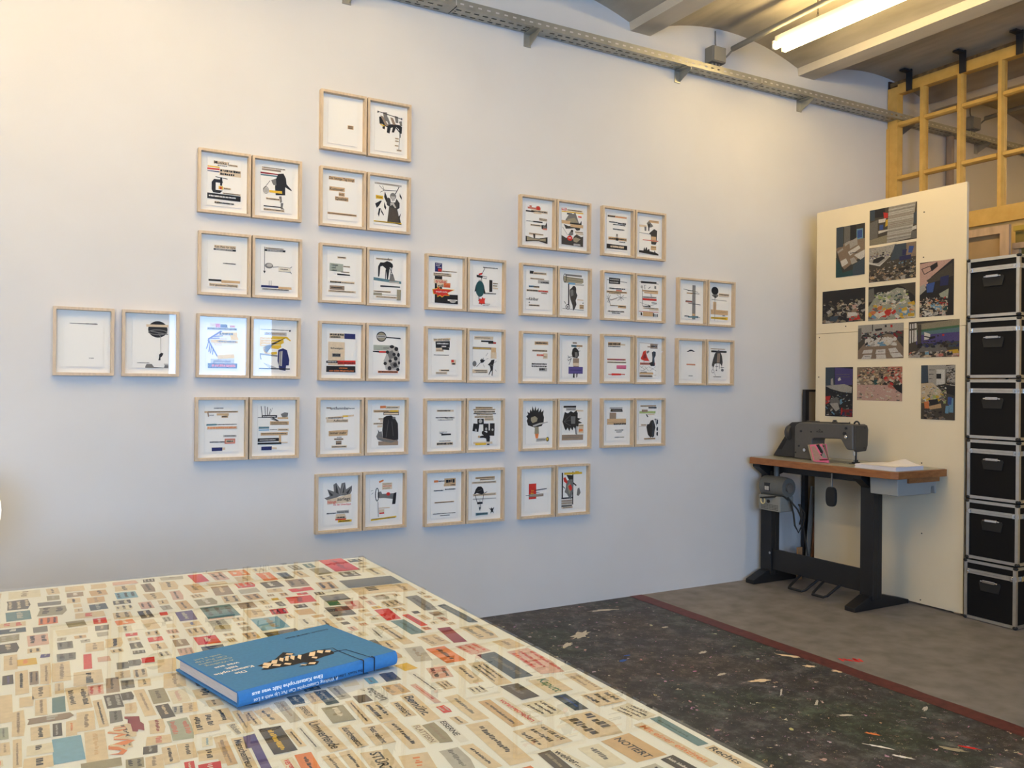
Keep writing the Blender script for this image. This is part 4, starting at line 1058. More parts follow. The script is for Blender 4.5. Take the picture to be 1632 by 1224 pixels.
hd = MB().prism([(-hx + .004, -.055, zs - .04), (-hx + .004, .055, zs - .04), (-hx + .004, .06, zs - .05), (-hx + .004, .05, zs - .095), (-hx + .004, -.05, zs - .095), (-hx + .004, -.06, zs - .05)], (-.0045, 0, 0)).build('handle', rubber, case, bevel=.002)
MB().box(-hx - .012, -.034, zs - .048, -hx - .0005, .034, zs - .033).build('handle_bracket', chrome, hd, bevel=.003)
for s in (-1, 1):
    MB().tube([(-hx - .004, s * .034, zs - .041), (-hx - .004, s * .046, zs - .042)], .005, 8).build('handle_pin', chrome, hd, True)
for s in (-1, 1):
    lt = MB().box(-hx - .006, s * (hy - .022) - .008, zs - .013, -hx - .0005, s * (hy - .022) + .008, zs + .013).build('latch', chrome, case, bevel=.002)
    MB().tube([(-hx - .009, s * (hy - .022), zs), (-hx - .006, s * (hy - .022), zs)], .005, 8).build('latch_stud', chrome, lt, True)
    MB().box(s * (hx - .05) - .01, -hy - .006, zs - .013, s * (hx - .05) + .01, -hy - .0005, zs + .013).build('latch', chrome, case, bevel=.002)
cxw, cyw = 4.478 + hx, 2.826 - hy
jit = [(0.0, 0.0), (.004, -.006), (.006, -.007), (.003, -.005), (.005, -.004), (.004, -.002)]
for i in range(6):
    loc = (cxw + jit[i][0], cyw + jit[i][1], i * CH)
    if i == 0:
        case.location = loc
    else:
        copy_thing(case, loc, LABS[i])

# ------------------------------------------------------------------ frames leaning behind the cases
XW = 5.1
pine = mat('weathered_pine', (.56, .39, .24), .7, var=.14, scale=7., stretch=(4, 4, 1), detail=8.)
wf = thing('stretcher_frame', (XW, 3.3, 0), 'bare wooden frame with backing leaning behind the black cases', 'frame')
a, b = 2.958, 3.62
MB().box(XW, a, 0, XW + .025, a + .055, 2.243).build('stile', pine, wf)
MB().box(XW, b - .055, 0, XW + .025, b, 2.243).build('stile', pine, wf)
MB().box(XW, a + .055, 2.195, XW + .025, b - .055, 2.243).build('top_rail', pine, wf)
MB().box(XW, a + .055, 0, XW + .025, b - .055, .05).build('bottom_rail', pine, wf)
MB().box(XW + .026, a + .01, .01, XW + .032, b - .01, 2.235).build('backing_panel', mat('hardboard', (.42, .28, .13), .7, var=.06, scale=9.), wf)
wf2 = thing('yellow_window_sash', (XW + .1, 2.7, 0), 'old yellow sash and pale rails standing behind the topmost case', 'frame')
MB().box(XW + .10, 2.30, 2.215, XW + .13, 2.99, 2.245).build('top_rail', mat('mustard_paint', (.46, .32, .05), .5, var=.1), wf2)
MB().box(XW + .09, 2.30, 2.105, XW + .12, 2.99, 2.14).build('middle_rail', pine, wf2)
MB().box(XW + .125, 2.30, 0, XW + .14, 2.99, 2.212).build('infill_panel', mat('olive_board', (.25, .18, .04), .6, var=.1), wf2)
MB().box(XW + .09, 2.32, 0, XW + .12, 2.36, 2.10).box(XW + .09, 2.95, 0, XW + .12, 2.99, 2.10).build('stile', pine, wf2)

# ------------------------------------------------------------------ things tucked between board and wall
bp_ = thing('black_framed_panel', (4.62, D - .1, 0), 'black-edged grey panel leaning between board and wall', 'panel')
xa = ony(1281, 621, D - .03)[0]
MB().box(xa, D - .045, .0, xa + .035, D - .02, 1.24).build('edge_post', blk, bp_)
MB().box(xa + .035, D - .045, 1.225, xa + .42, D - .02, 1.24).build('top_rail', blk, bp_)
MB().box(xa + .035, D - .04, .0, xa + .42, D - .028, 1.225).build('panel_sheet', mat('dull_grey_panel', (.30, .275, .24), .7), bp_)
for i, (pa, pb, w, c, lab) in enumerate([((1296, 905), (1303, 800), .03, (.42, .17, .07), 'reddish wooden lath leaning behind the sewing table'),
                                        ((1287, 902), (1297, 775), .03, (.22, .21, .19), 'grey lath leaning under the sewing table'),
                                        ((1275, 895), (1277, 882), .04, (.42, .25, .13), 'short wooden offcut standing on the floor under the sewing table')]):
    yy = D - .10 - .03 * i
    p, q = ony(*pa, yy), ony(*pb, yy)
    d = (q - p) / max(1e-6, q[2] - p[2])
    foot = p - d * p[2]
    foot[2] = 0
    if i == 2:
        foot = np.array([p[0], yy, 0]); q = np.array([p[0], yy, .21])
    m = MB().prism([foot + np.array([-w / 2, 0, 0]), foot + np.array([w / 2, 0, 0]), q + np.array([w / 2, 0, 0]), q + np.array([-w / 2, 0, 0])], (0, .012, 0))
    tag(m.build('wood_lath', mat('lath_%d' % i, c, .7, var=.15, scale=9.)), lab, 'lath')

# ------------------------------------------------------------------ sewing table
XF, YN, YW, ZTOP = 4.045, 2.938, 4.00, .805       # front edge, near end, wall end, top
TH = .042
st = thing('sewing_table', (4.27, 3.47, 0), 'industrial sewing table with grey top, wooden edge and black steel stand', 'table')
wood_edge = mat('varnished_beech_edge', (.36, .145, .045), .4, scale=14., c2=(.24, .085, .025), stretch=(2, 1, 6), detail=6.)
top_m = mat('grey_laminate_top', (.30, .30, .25), .3, var=.04, scale=20.)
XE = 4.488
outl = [(XF, YW), (XF, YN + .035), (XF + .02, YN), (XE, YN), (XE, YW)]
ins = [(XF + .012, YW), (XF + .012, YN + .038), (XF + .027, YN + .012), (XE, YN + .012), (XE, YW)]
MB().prism([(x, y, ZTOP - TH) for x, y in outl], (0, 0, TH - .002)).build('wooden_top', wood_edge, st, bevel=.002)
MB().prism([(x, y, ZTOP - .0025) for x, y in ins], (0, 0, .0025)).build('laminate', top_m, st)
# machine bed let into the top
MB().box(4.175, 3.30, ZTOP - .001, 4.345, 3.84, ZTOP + .002).build('machine_bed', mat('bed_enamel', (.22, .22, .19), .35), st)
MB().box(4.21, 3.22, ZTOP - .001, 4.29, 3.37, ZTOP + .0045).build('slide_plate', mat('dark_steel_plate', (.06, .06, .06), .3, .6), st)
steel = mat('black_stand_enamel', (.010, .010, .011), .5, var=.15, scale=12.)
for yc, nm in ((3.205, 'near'), (3.965, 'wall')):
    g = MB()
    g.box(4.16, yc - .045, .05, 4.20, yc + .045, ZTOP - TH - .05)
    g.box(4.20, yc - .045, .05, 4.235, yc - .02, ZTOP - TH - .05)
    g.build('leg', steel, st, bevel=.003)
    # splayed foot running across the table
    g = MB()
    x0, x1 = 4.02, 4.49
    g.prism([(x0, yc - .035, 0), (x1, yc - .035, 0), (x1, yc - .035, .022), (4.26, yc - .035, .075), (4.14, yc - .035, .075), (x0, yc - .035, .025)], (0, .07, 0))
    g.build('foot', steel, st, bevel=.003)
    # bracket carrying the top
    MB().prism([(4.07, yc - .03, ZTOP - TH), (4.46, yc - .03, ZTOP - TH), (4.46, yc - .03, ZTOP - TH - .02), (4.24, yc - .03, ZTOP - TH - .075), (4.15, yc - .03, ZTOP - TH - .075), (4.07, yc - .03, ZTOP - TH - .02)], (0, .06, 0)).build('top_bracket', steel, st)
MB().box(4.17, 3.25, ZTOP - TH - .05, 4.23, 3.92, ZTOP - TH - .012).build('under_rail', steel, st)
MB().box(4.175, 3.235, .085, 4.19, 3.935, .215).build('stretcher', steel, st)
MB().tube([(4.20, 3.25, .10), (4.20, 3.92, .10)], .011, 10).build('treadle_bar', mat('worn_steel', (.25, .25, .25), .4, .8), st, True)
# treadle: wire frame hanging from the bar
tr = MB()
for ya, yb in ((3.40, 3.52), (3.56, 3.70)):
    tr.tube([(4.20, ya, .10), (4.08, ya + .01, .035), (4.06, ya + .02, .028), (4.06, yb - .02, .028), (4.08, yb - .01, .035), (4.20, yb, .10)], .008, 8)
tr.build('treadle', steel, st, True)
for y in (3.40, 3.52, 3.56, 3.70):
    MB().tube([(4.20, y - .014, .10), (4.20, y + .014, .10)], .02, 12).build('treadle_clamp', steel, st, True)
for y in (3.93,):
    MB().tube([(4.168, y, .19), (4.158, y, .19)], .008, 8).build('bolt', mat('bright_bolt', (.5, .5, .5), .3, .9), st, True)
# knee lifter
MB().tube([(4.16, 3.448, .745), (4.155, 3.448, .66)], .006, 8).build('knee_lifter_rod', mat('worn_steel', (.25, .25, .25), .4, .8), st, True)
kp = MB()
n = 24
pts = []
for i in range(n):
    t = 2 * math.pi * i / n
    pts.append((4.165, 3.448 + .035 * math.copysign(abs(math.cos(t)) ** .6, math.cos(t)), .607 + .058 * math.copysign(abs(math.sin(t)) ** .7, math.sin(t))))
kp.prism(pts, (-.022, 0, 0)).build('knee_pad', rubber, st, bevel=.004)
# drawer hung under the near end
dr_m = mat('grey_drawer_plastic', (.30, .315, .31), .5, var=.03)
g = MB()
xa, xb, ya, yb, za, zb = 4.10, 4.46, 2.975, 3.15, .665, .762
g.prism([(xa + .008, ya, zb), (xa + .014, ya, za), (xb - .06, ya, za), (xb - .055, ya, za + .04), (xb - .03, ya, za + .045), (xb - .022, ya, za), (xb - .012, ya, za), (xb, ya, zb)], (0, yb - ya, 0))
dr = g.build('drawer', dr_m, st, bevel=.006)
MB().box(xa + .09, ya - .012, zb - .028, xb - .0, ya + .05, zb - .001).build('drawer_board', wood_edge, st)
# motor with switch box
mg = mat('motor_grey_enamel', (.12, .125, .118), .45, var=.06, scale=20.)
mo = MB().tube([(4.14, 3.94, .625), (4.14, 3.95, .625), (4.14, 3.93, .625), (4.14, 3.80, .625), (4.14, 3.76, .625)], [.05, .062, .066, .066, .06], 24).build('motor', mg, st, True)
MB().box(4.072, 3.765, .475, 4.19, 3.945, .572).build('switch_box', mat('switch_box_grey', (.24, .245, .225), .5, var=.04), mo, bevel=.006)
MB().tube([(4.14, 3.76, .625), (4.14, 3.745, .625), (4.14, 3.742, .625)], [.03, .03, .012], 16).build('shaft_hub', mat('worn_steel', (.25, .25, .25), .4, .8), mo, True)
MB().tube([(4.14, 3.86, .69), (4.14, 3.86, .765)], .016, 10).build('mounting_stud', mg, mo, True)
MB().box(4.074, 3.855, .60, 4.079, 3.90, .65).build('rating_plate', blk, mo)
MB().box(4.0725, 3.862, .604, 4.0745, 3.877, .628).box(4.0725, 3.880, .604, 4.0745, 3.895, .628).build('plate_print', ink('G'), mo)
ring = [(4.068, 3.905 + .017 * math.cos(2 * math.pi * i / 16), .535 + .02 * math.sin(2 * math.pi * i / 16)) for i in range(17)]
MB().tube(ring, .004, 6, False).build('cream_ring', mat('cream_plastic', (.75, .6, .3), .5), mo, True)
MB().tube([(4.075, 3.86, .535), (4.066, 3.86, .535)], .011, 12).build('push_button', rubber, mo, True)
g = MB()
for r_ in range(4):
    for c_ in range(11):
        g.box(4.0705, 3.785 + c_ * .013, .485 + r_ * .009, 4.0722, 3.785 + c_ * .013 + .007, .485 + r_ * .009 + .004)
g.build('vent_slot', rubber, mo)
cb = MB()
cb.tube([(4.07, 3.925, .55), (4.055, 3.89, .555), (4.06, 3.83, .565), (4.10, 3.77, .575), (4.13, 3.74, .55), (4.14, 3.72, .47), (4.13, 3.70, .40), (4.135, 3.675, .36), (4.15, 3.665, .40), (4.15, 3.672, .47), (4.155, 3.68, .52)], .0055, 8)
cb.tube([(4.12, 3.75, .57), (4.15, 3.70, .50), (4.16, 3.67, .44), (4.15, 3.68, .41), (4.15, 3.66, .47), (4.16, 3.69, .53)], .0055, 8)
cb.tube([(4.16, 3.70, .53), (4.17, 3.66, .48), (4.16, 3.65, .45), (4.17, 3.67, .40), (4.19, 3.65, .22)], .005, 8)
cb.build('motor_cable', rubber, st, True)

# ------------------------------------------------------------------ sewing machine
ZS = lambda x, y: (1200 + x / 8.16, 640 + y / 8.16)
XM0, XM1 = 4.195, 4.315
sm = thing('sewing_machine', (4.25, 3.6, ZTOP + .003), 'old grey industrial sewing machine with black belt guard on the grey table top', 'sewing machine')
mgrey = mat('hammered_grey_enamel', (.09, .087, .082), .42, var=.05, scale=60.)
prof = [(535, 742), (540, 335), (556, 300), (600, 275), (650, 268), (1300, 298), (1300, 635), (1222, 628), (1200, 600), (1140, 490), (1120, 485), (800, 478), (770, 492), (764, 530), (768, 756)]
P = [onx(*ZS(*q), XM0) for q in prof]
P[0][2] = P[-1][2] = ZTOP + .003
MB().prism(P, (XM1 - XM0, 0, 0)).build('body', mgrey, sm, bevel=.008, seg=3)
yh = onx(*ZS(1300, 300), XM0)[1]
ztop, zbot = onx(*ZS(1300, 300), XM0)[2], onx(*ZS(1300, 640), XM0)[2]
mdark = mat('dark_face_plate', (.04, .039, .038), .45, var=.05, scale=50.)
MB().prism([(XM0 + .004, yh, ztop - .004), (XM0 + .004, yh, zbot + .002), (XM0 + .015, yh, zbot - .008), (XM1 - .02, yh, zbot - .004), (XM1 - .006, yh, zbot + .03), (XM1 - .002, yh, ztop - .03), (XM1 - .012, yh, ztop - .004)], (0, -.016, 0)).build('face_plate', mdark, sm, bevel=.004)
for q in ((XM1 - .035, ztop - .02), (XM1 - .04, zbot + .015)):
    MB().tube([(q[0], yh - .016, q[1]), (q[0], yh - .019, q[1])], .005, 8).build('screw', blk, sm, True)
# belt guard and handwheel
g = [onx(*ZS(*q), XM0 + .03) for q in [(255, 728), (440, 400), (445, 345), (465, 295), (500, 268), (620, 262), (560, 320), (545, 728)]]
g[0][2] = g[-1][2] = ZTOP + .0035
MB().prism(g, (.075, 0, 0)).build('belt_guard', mat('black_crinkle_paint', (.03, .03, .032), .5, var=.1, scale=70.), sm, bevel=.006)
g = [onx(*ZS(*q), XM0 + .0285) for q in [(325, 620), (445, 405), (490, 405), (370, 620)]]
MB().prism(g, (.004, 0, 0)).build('guard_slot', rubber, sm)
hw = onx(*ZS(560, 370), XM0 + .06)
MB().tube([(4.255, hw[1] + .012, .965), (4.255, hw[1] + .03, .965), (4.255, hw[1] + .05, .965)], [.05, .058, .05], 24).build('handwheel', mdark, sm, True)
# top plate, knobs, thread guides
p0, p1 = onx(*ZS(690, 268), XM0 + .03), onx(*ZS(1155, 285), XM0 + .03)
MB().prism([(XM0 + .02, p0[1], p0[2] - .004), (XM0 + .02, p0[1], p0[2] + .004), (XM0 + .02, p1[1], p1[2] + .004), (XM0 + .02, p1[1], p1[2] - .004)], (.08, 0, 0)).build('top_cover', mdark, sm)
k = onx(*ZS(1065, 262), XM0 + .06)
MB().tube([(k[0], k[1], k[2] - .01), (k[0], k[1], k[2] + .002), (k[0], k[1], k[2] + .003), (k[0], k[1], k[2] + .01)], [.022, .014, .008, .013], 14).build('oil_knob', mdark, sm, True)
k = onx(*ZS(765, 255), XM0 + .06)
MB().box(k[0] - .015, k[1] - .05, k[2] - .006, k[0] + .015, k[1] + .03, k[2] + .002).build('name_rail', mdark, sm, bevel=.002)
k = onx(*ZS(1350, 290), XM0 + .06)
ring = [(k[0], k[1] + .018 * math.cos(math.pi * i / 10), k[2] - .006 + .02 * math.sin(math.pi * i / 10)) for i in range(11)]
MB().tube(ring, .005, 8).build('lifting_lever', blk, sm, True)
k = onx(*ZS(1265, 290), XM0 + .05)
MB().tube([(k[0], k[1], k[2] - .008), (k[0], k[1] + .004, k[2] + .012)], .0025, 6).build('thread_guide', blk, sm, True)
for q, r_ in (((1212, 348), .008), ((1192, 418), .011), ((757, 393), .005), ((598, 575), .006), ((625, 385), .007), ((557, 660), .005)):
    k = onx(*ZS(*q), XM0)
    MB().tube([(XM0 + .001, k[1], k[2]), (XM0 - .004, k[1], k[2])], r_, 12).build('screw', blk, sm, True)
k = onx(*ZS(1212, 462), XM0)
MB().tube([(XM0 + .001, k[1], k[2]), (XM0 - .006, k[1], k[2]), (XM0 - .012, k[1], k[2])], [.012, .012, .005], 14).build('tension_dial', chrome, sm, True)
k = onx(*ZS(685, 628), XM0)
MB().tube([(XM0 + .001, k[1], k[2]), (XM0 - .014, k[1], k[2])], [.013, .010], 14).build('stitch_lever', chrome, sm, True)
# needle bar, presser foot
kn = onx(*ZS(1318, 640), XM0 + .05)
MB().tube([(kn[0], kn[1], zbot + .01), (kn[0], kn[1], ZTOP + .05)], .006, 10).build('needle_bar', chrome, sm, True)
MB().tube([(kn[0], kn[1], ZTOP + .05), (kn[0], kn[1], ZTOP + .006)], .002, 6).build('needle', chrome, sm, True)
MB().tube([(kn[0] + .014, kn[1], zbot + .01), (kn[0] + .014, kn[1], ZTOP + .02)], .006, 10).build('presser_bar', blk, sm, True)
MB().box(kn[0] - .012, kn[1] - .022, ZTOP + .005, kn[0] + .022, kn[1] + .008, ZTOP + .012).box(kn[0] + .006, kn[1] - .01, ZTOP + .012, kn[0] + .022, kn[1] + .01, ZTOP + .024).build('presser_foot', blk, sm)
# maker's mark on the arm
m = MB()
k0, k1 = onx(*ZS(825, 378), XM0), onx(*ZS(915, 405), XM0)
pl = Plane((XM0, k0[1], k0[2]), (0, -(k0[1] - k1[1]) / 100, 0), (0, 0, -(k0[2] - k1[2]) / 100), (-1, 0, 0))
pl.text(m, 0, 0, 100, 'ADLER', .0012, 100, .02)
pl.poly(m, [(50, -95), (66, -55), (50, -20), (34, -55)], .0012)
m.build('maker_mark', ink('k'), sm)

# booklets leaning against the column
PL = lambda x, y, X: onx(*ZS(x, y), X)
bk_pages = ink('l')
for i, (q, c, lab) in enumerate([([(712, 562), (905, 545), (975, 740), (792, 758)], 'O', 'olive booklet at the back of the leaning pair'),
                                 ([(738, 562), (945, 552), (1010, 738), (815, 760)], 'm', 'pink booklet with a face leaning against the sewing machine')]):
    X = XM0 - .03 - .022 * i
    P4 = [PL(a, b, X) for a, b in q]
    for j in (2, 3):
        P4[j] = P4[j] + np.array([-.018, 0, 0])
        P4[j][2] = ZTOP + .0035
    o = thing('booklet', tuple(P4[3]), lab, 'booklet')
    MB().prism(P4, (.007, 0, 0)).build('cover', ink(c), o)
    e1, e2 = P4[1] - P4[0], P4[3] - P4[0]
    n = np.cross(e1, e2); n /= np.linalg.norm(n)
    if n[0] > 0: n = -n
    if i == 1:
        draw(Plane(P4[0], e1 / 100, e2 / 100, n), 'p p 6,10 30,8 46,50 60,96 8,94;p k 40,2 60,0 74,40 70,60 56,50 50,30;p G 60,4 76,20 90,84 60,80 62,60 76,50;p k 50,60 66,58 60,72;r M 40 88 56 8;p n 78,2 98,2 99,96 92,96 88,50;d k 80 10 10 6', o, 1., joined=True, h0=.0006)
    else:
        draw(Plane(P4[0], e1 / 100, e2 / 100, n), 'r t 60 0 38 98;d k 66 10 24 5;p k 70,8 84,10 92,50 78,44;r l 0 0 5 100', o, 1., joined=True, h0=.0006)

# stack of paper on the table
pa = mat('white_copy_paper', (.78, .76, .80), .8, spec=.2)
ps = thing('paper_stack', (4.18, 3.07, ZTOP), 'stack of white paper with a curled top sheet beside the sewing machine', 'paper')
Y0, Y1, X0, X1 = 2.958, 3.22, 4.07, 4.31
Y0p = Y0
for i in range(5):
    o_ = .0015 * ((i * 7) % 3)
    MB().box(X0 + o_, Y0 + o_, ZTOP + .0005 + i * .0042, X1 + o_ - .002, Y1 - o_, ZTOP + .0005 + i * .0042 + .0036).build('sheet_bundle', pa, ps)
g = MB()
nx, nyy = 14, 14
zb0 = ZTOP + .0222
for i in range(nx):
    for j in range(nyy):
        c4 = []
        for a, b in ((i, j), (i + 1, j), (i + 1, j + 1), (i, j + 1)):
            u, v = a / nx, b / nyy
            hgt = .030 * max(0, 1 - math.hypot((u - .98) / .75, (v - .45) / .42)) ** 1.4
            c4.append((X0 + u * (X1 - X0), Y0 + v * (Y1 - Y0), zb0 + hgt))
        g.quad(*c4)
g.build('curled_sheet', pa, ps, True)

# ------------------------------------------------------------------ big table with clippings under glass
TX1, TY1, TX0, TY0, TZ = .858, 2.372, -1.38, .42, .75
ZP = TZ - .0036
tb = thing('display_table', ((TX0 + TX1) / 2, (TY0 + TY1) / 2, 0), 'large glass-topped table with hundreds of paper clippings laid under the glass', 'table')
white_top = mat('white_table_board', (.95, .945, .93), .6, spec=.3)
MB().box(TX0, TY0, TZ - .036, TX1 - .001, TY1, ZP - .0004).build('tabletop', white_top, tb)
MB().box(TX0 - .002, TY0 - .002, TZ - .0028, TX1, TY1 + .002, TZ).build('glass_sheet', glass_mat('table_glass', (.97, .985, .975), ior=1.75), tb)
for x in (TX0 + .12, TX1 - .18):
    for y in (TY0 + .15, TY1 - .2):
        MB().box(x - .03, y - .03, 0, x + .03, y + .03, TZ - .036).build('leg', mat('white_leg_paint', (.6, .6, .58), .5), tb, bevel=.003)
for x in (TX0 + .12, TX1 - .18):
    MB().box(x - .02, TY0 + .18, TZ - .10, x + .02, TY1 - .23, TZ - .037).build('apron_rail', mat('white_leg_paint', (.6, .6, .58), .5), tb)

# words that can be read: start pixel, end pixel, width in pixels, paper, ink, text ('=' n lines of small print)
def zz(x0, y0, s):
    return lambda x, y: (x0 + x / s, y0 + y / s)


CL = []


def add(z, s, rows):
    for r_ in rows.strip().split('\n'):
        a = r_.split()
        if len(a) < 8:
            continue
        CL.append((z(float(a[0]), float(a[1])), z(float(a[2]), float(a[3])), float(a[4]) / s, a[5], a[6], ' '.join(a[7:])))


add(zz(350, 1040, 4.08), 4.08, '''
965 225 1095 310 120 w g gegen
1112 210 1180 268 125 t n =2
1215 275 1395 440 92 T k Bemüht.
1255 205 1420 325 40 p r =1
1145 320 1245 415 72 T k verstört
1440 440 1595 580 60 w k EISERNE
1270 470 1400 590 60 l n FLATTERN
1355 460 1485 585 92 O n =1
1110 445 1300 625 108 T k =1
980 478 1085 595 125 T k Fest_geleimt
807 480 930 615 84 T k durchgesetzt
595 443 775 635 110 T k Umwerfende
515 485 650 640 40 w k =1
445 500 540 610 48 T k =1
325 488 430 648 138 d y =1
200 535 310 760 56 v v =0
110 555 230 800 72 T k Menschenfreunde
20 580 85 730 58 t n =1
75 465 140 530 58 l g Rücken
435 690 500 790 78 l r vergeht
540 655 620 800 105 o k =1
700 665 820 800 86 T d =1
815 640 930 780 90 T k =1
1000 640 1120 800 170 T k STÜRZE
1260 660 1330 790 180 T o =1
1490 625 1610 760 140 G g =1
732 350 815 450 135 O l =1
840 315 975 465 48 T k =1
907 278 952 320 86 d d =0
980 330 1105 445 104 T k =2
530 350 595 420 80 T k ERFREUT
385 320 495 448 70 G n =1
475 280 525 335 84 a G =1
585 265 640 330 66 T n =1
650 250 740 335 74 a G =1
735 222 820 300 74 G g =1
270 370 380 460 100 T a =1
180 382 250 470 56 T k =1
105 378 200 520 48 T g =1
1405 95 1460 165 122 p k =2
1240 125 1430 260 48 w k =1
1180 75 1245 110 90 y r =0
''')
add(zz(700, 980, 2.967), 2.967, '''
140 50 245 112 104 T g =2
20 60 100 128 60 M k =0
120 140 200 180 104 p r =3
290 118 365 155 145 T n =1
370 162 550 275 155 p r =3
220 182 398 295 92 a g =1
170 225 310 328 74 T k =3
85 240 180 320 66 T k =1
327 330 432 392 92 d g =1
475 300 580 365 124 T f Kaputt
620 278 747 355 112 T n =2
730 368 820 420 160 T k =3
567 378 675 448 64 a u =1
437 410 550 475 104 l k =3
285 395 460 510 44 l r vorangetrieben
212 405 375 525 60 t d =1
55 382 200 495 70 T g =1
855 430 985 488 180 l k =4
645 468 805 572 190 T d =2
1020 486 1245 613 70 c q =1
940 515 1300 712 54 T o Mit_einer_einzigen
1275 621 1500 742 86 T k Rechts
832 578 1008 680 165 t k NOTIERT
1075 672 1190 735 80 k w Aktiv_bleiben
425 533 555 615 165 T d =3
178 512 392 700 112 T d =1
545 640 690 722 56 l k weiter...
495 648 600 735 70 d O =1
705 620 840 715 112 l g =1
130 615 270 724 64 T k =1
1330 760 1440 830 90 l k =2
''')
add(zz(0, 1020, 4.08), 4.08, '''
1155 512 1205 648 132 s R =2
1310 480 1350 600 145 T k =2
1430 448 1475 538 96 T k =1
1050 420 1095 503 76 d T =1
1012 318 1052 408 92 O d =1
902 325 980 492 64 T n =1
1145 325 1185 408 105 l p =1
728 357 752 440 92 d G =2
820 340 838 390 70 d g =1
850 408 855 478 70 T t =1
748 460 756 535 70 g k =1
632 392 678 565 52 T k =1
492 302 530 450 124 T k =2
622 293 626 355 86 p r =2
730 245 736 340 72 n k =1
825 260 832 315 72 g k =1
432 632 455 795 164 C w =0
615 590 635 785 114 T t =1
556 465 560 590 100 T n =1
462 525 466 620 58 T o =1
372 540 374 625 50 d G =1
262 560 266 645 106 T k =1
330 490 332 530 250 n G =1
380 370 382 470 72 c r =0
265 385 268 490 66 T n =1
172 370 174 435 74 T d =0
118 460 122 630 72 T n =1
34 360 36 540 76 T T =0
24 570 26 650 48 s g =1
112 645 114 832 48 T n =1
258 680 260 745 140 l k =1
248 760 250 840 160 T k =1
28 670 30 750 58 T n =1
1030 622 1035 678 140 T R =1
1015 515 1030 608 90 T M =1
975 690 980 738 80 d G =1
1095 690 1120 805 86 T k =1
1205 668 1230 772 100 T k =1
1345 628 1350 692 60 l C =1
1355 708 1372 782 136 T k =1
1430 620 1475 805 80 T n =1
1228 790 1240 850 56 r l =1
1360 800 1375 860 126 r w =1
875 770 880 840 104 O k =2
1000 752 1010 840 100 T n =1
655 785 660 840 220 O n =0
270 300 274 378 104 T d =1
385 280 388 348 50 T n =1
570 202 574 288 160 T k =1
396 145 400 268 98 T n =1
296 150 300 288 62 T n =1
220 205 222 288 48 n k =2
50 230 52 290 60 d v =1
140 202 144 352 70 T k =1
172 122 174 164 104 y o =1
68 98 70 195 72 T n =1
432 86 434 133 102 g k =2
568 92 572 188 46 r M =0
422 12 424 58 82 g k =2
615 16 618 74 98 T n =1
740 -12 744 48 98 T k =1
962 112 965 146 74 r y =0
796 146 800 188 64 g k =1
875 128 880 168 76 g d =1
795 202 800 250 84 T n =1
908 188 915 244 78 T d =2
935 252 942 300 74 T k =1
1082 122 1090 208 104 T T =0
1130 212 1140 308 124 T n =1
1232 408 1240 470 84 T n =1
1158 428 1164 480 66 G a =2
1600 480 1625 545 66 T n =1
1620 620 1640 700 70 v v =0
''')
add(zz(400, 870, 3.627), 3.627, '''
455 78 560 142 130 r M =1
665 186 728 228 290 g d =0
272 291 307 327 140 r M =1
465 318 488 344 60 f f =0
690 232 745 272 230 T k =1
465 283 505 315 140 g d =1
845 430 970 508 80 c q =1
740 450 915 565 60 T d =1
690 470 770 540 44 w k =1
755 366 828 426 82 r o =0
890 396 1002 460 40 r M =1
925 288 1050 372 80 g k =1
1095 338 1295 443 70 a g =1
1065 588 1190 670 110 o k =1
1010 518 1100 570 112 T n =2
935 585 1000 665 96 G n =1
695 543 742 584 50 g q =0
770 550 830 598 70 T k =1
490 350 545 402 124 d n =1
580 318 615 362 78 p r =1
840 222 905 262 140 T n =1
300 420 340 460 60 w k =1
''')

random.seed(11)
OCC_RES = .005
gx, gy = int((TX1 - TX0) / OCC_RES) + 1, int((TY1 - TY0) / OCC_RES) + 1
occ = np.zeros((gx, gy), bool)


def cells(P, grow):
    P = np.array(P)
    a = (P.min(0) - grow - (TX0, TY0)) / OCC_RES
    b = (P.max(0) + grow - (TX0, TY0)) / OCC_RES
    return max(0, int(a[0])), max(0, int(a[1])), min(gx, int(b[0]) + 1), min(gy, int(b[1]) + 1)


CLIPS = []      # centre, axis dir, length, width, paper, ink, text
for (a, b, w, pc, ic, tx) in CL:
    A, B = onz(*a, ZP)[:2], onz(*b, ZP)[:2]
    c = (A + B) / 2
    L = np.linalg.norm(B - A)
    mx_, my_ = (a[0] + b[0]) / 2, (a[1] + b[1]) / 2
    wd = abs(onz(mx_ + w / 2, my_, ZP)[0] - onz(mx_ - w / 2, my_, ZP)[0])
    wd *= 1.28
    L *= 1.04
    if c[0] + wd / 2 > TX1 - .012 or L < .005:
        wd = max(.02, 2 * (TX1 - .014 - c[0]))
    d = (B - A) / L
    p = np.array([-d[1], d[0]])
    CLIPS.append((c, d, L, wd, pc, ic, tx))
    q = [c + s1 * d * L / 2 + s2 * p * wd / 2 for s1 in (-1, 1) for s2 in (-1, 1)]
    # mark the rotated rectangle
    i0, j0, i1, j1 = cells(q, .004)
    for i in range(i0, i1):
        for j in range(j0, j1):
            v = np.array([TX0 + i * OCC_RES, TY0 + j * OCC_RES]) - c
            if abs(v @ d) < L / 2 + .007 and abs(v @ p) < wd / 2 + .007:
                occ[i, j] = True
PAL = 'T' * 30 + 't' * 12 + 'l' * 10 + 'd' * 7 + 'g' * 7 + 'G' * 6 + 'n' * 5 + 'p' * 4 + 'r' * 4 + 'o' * 2 + 'y' * 2 + 'c' * 2 + 'a' * 3 + 's' * 2 + 'C' + 'O' * 4 + 'k' + 'v'
ordr = [(i, j) for j in range(gy - 4, 2, -1) for i in range(3, gx - 4)]
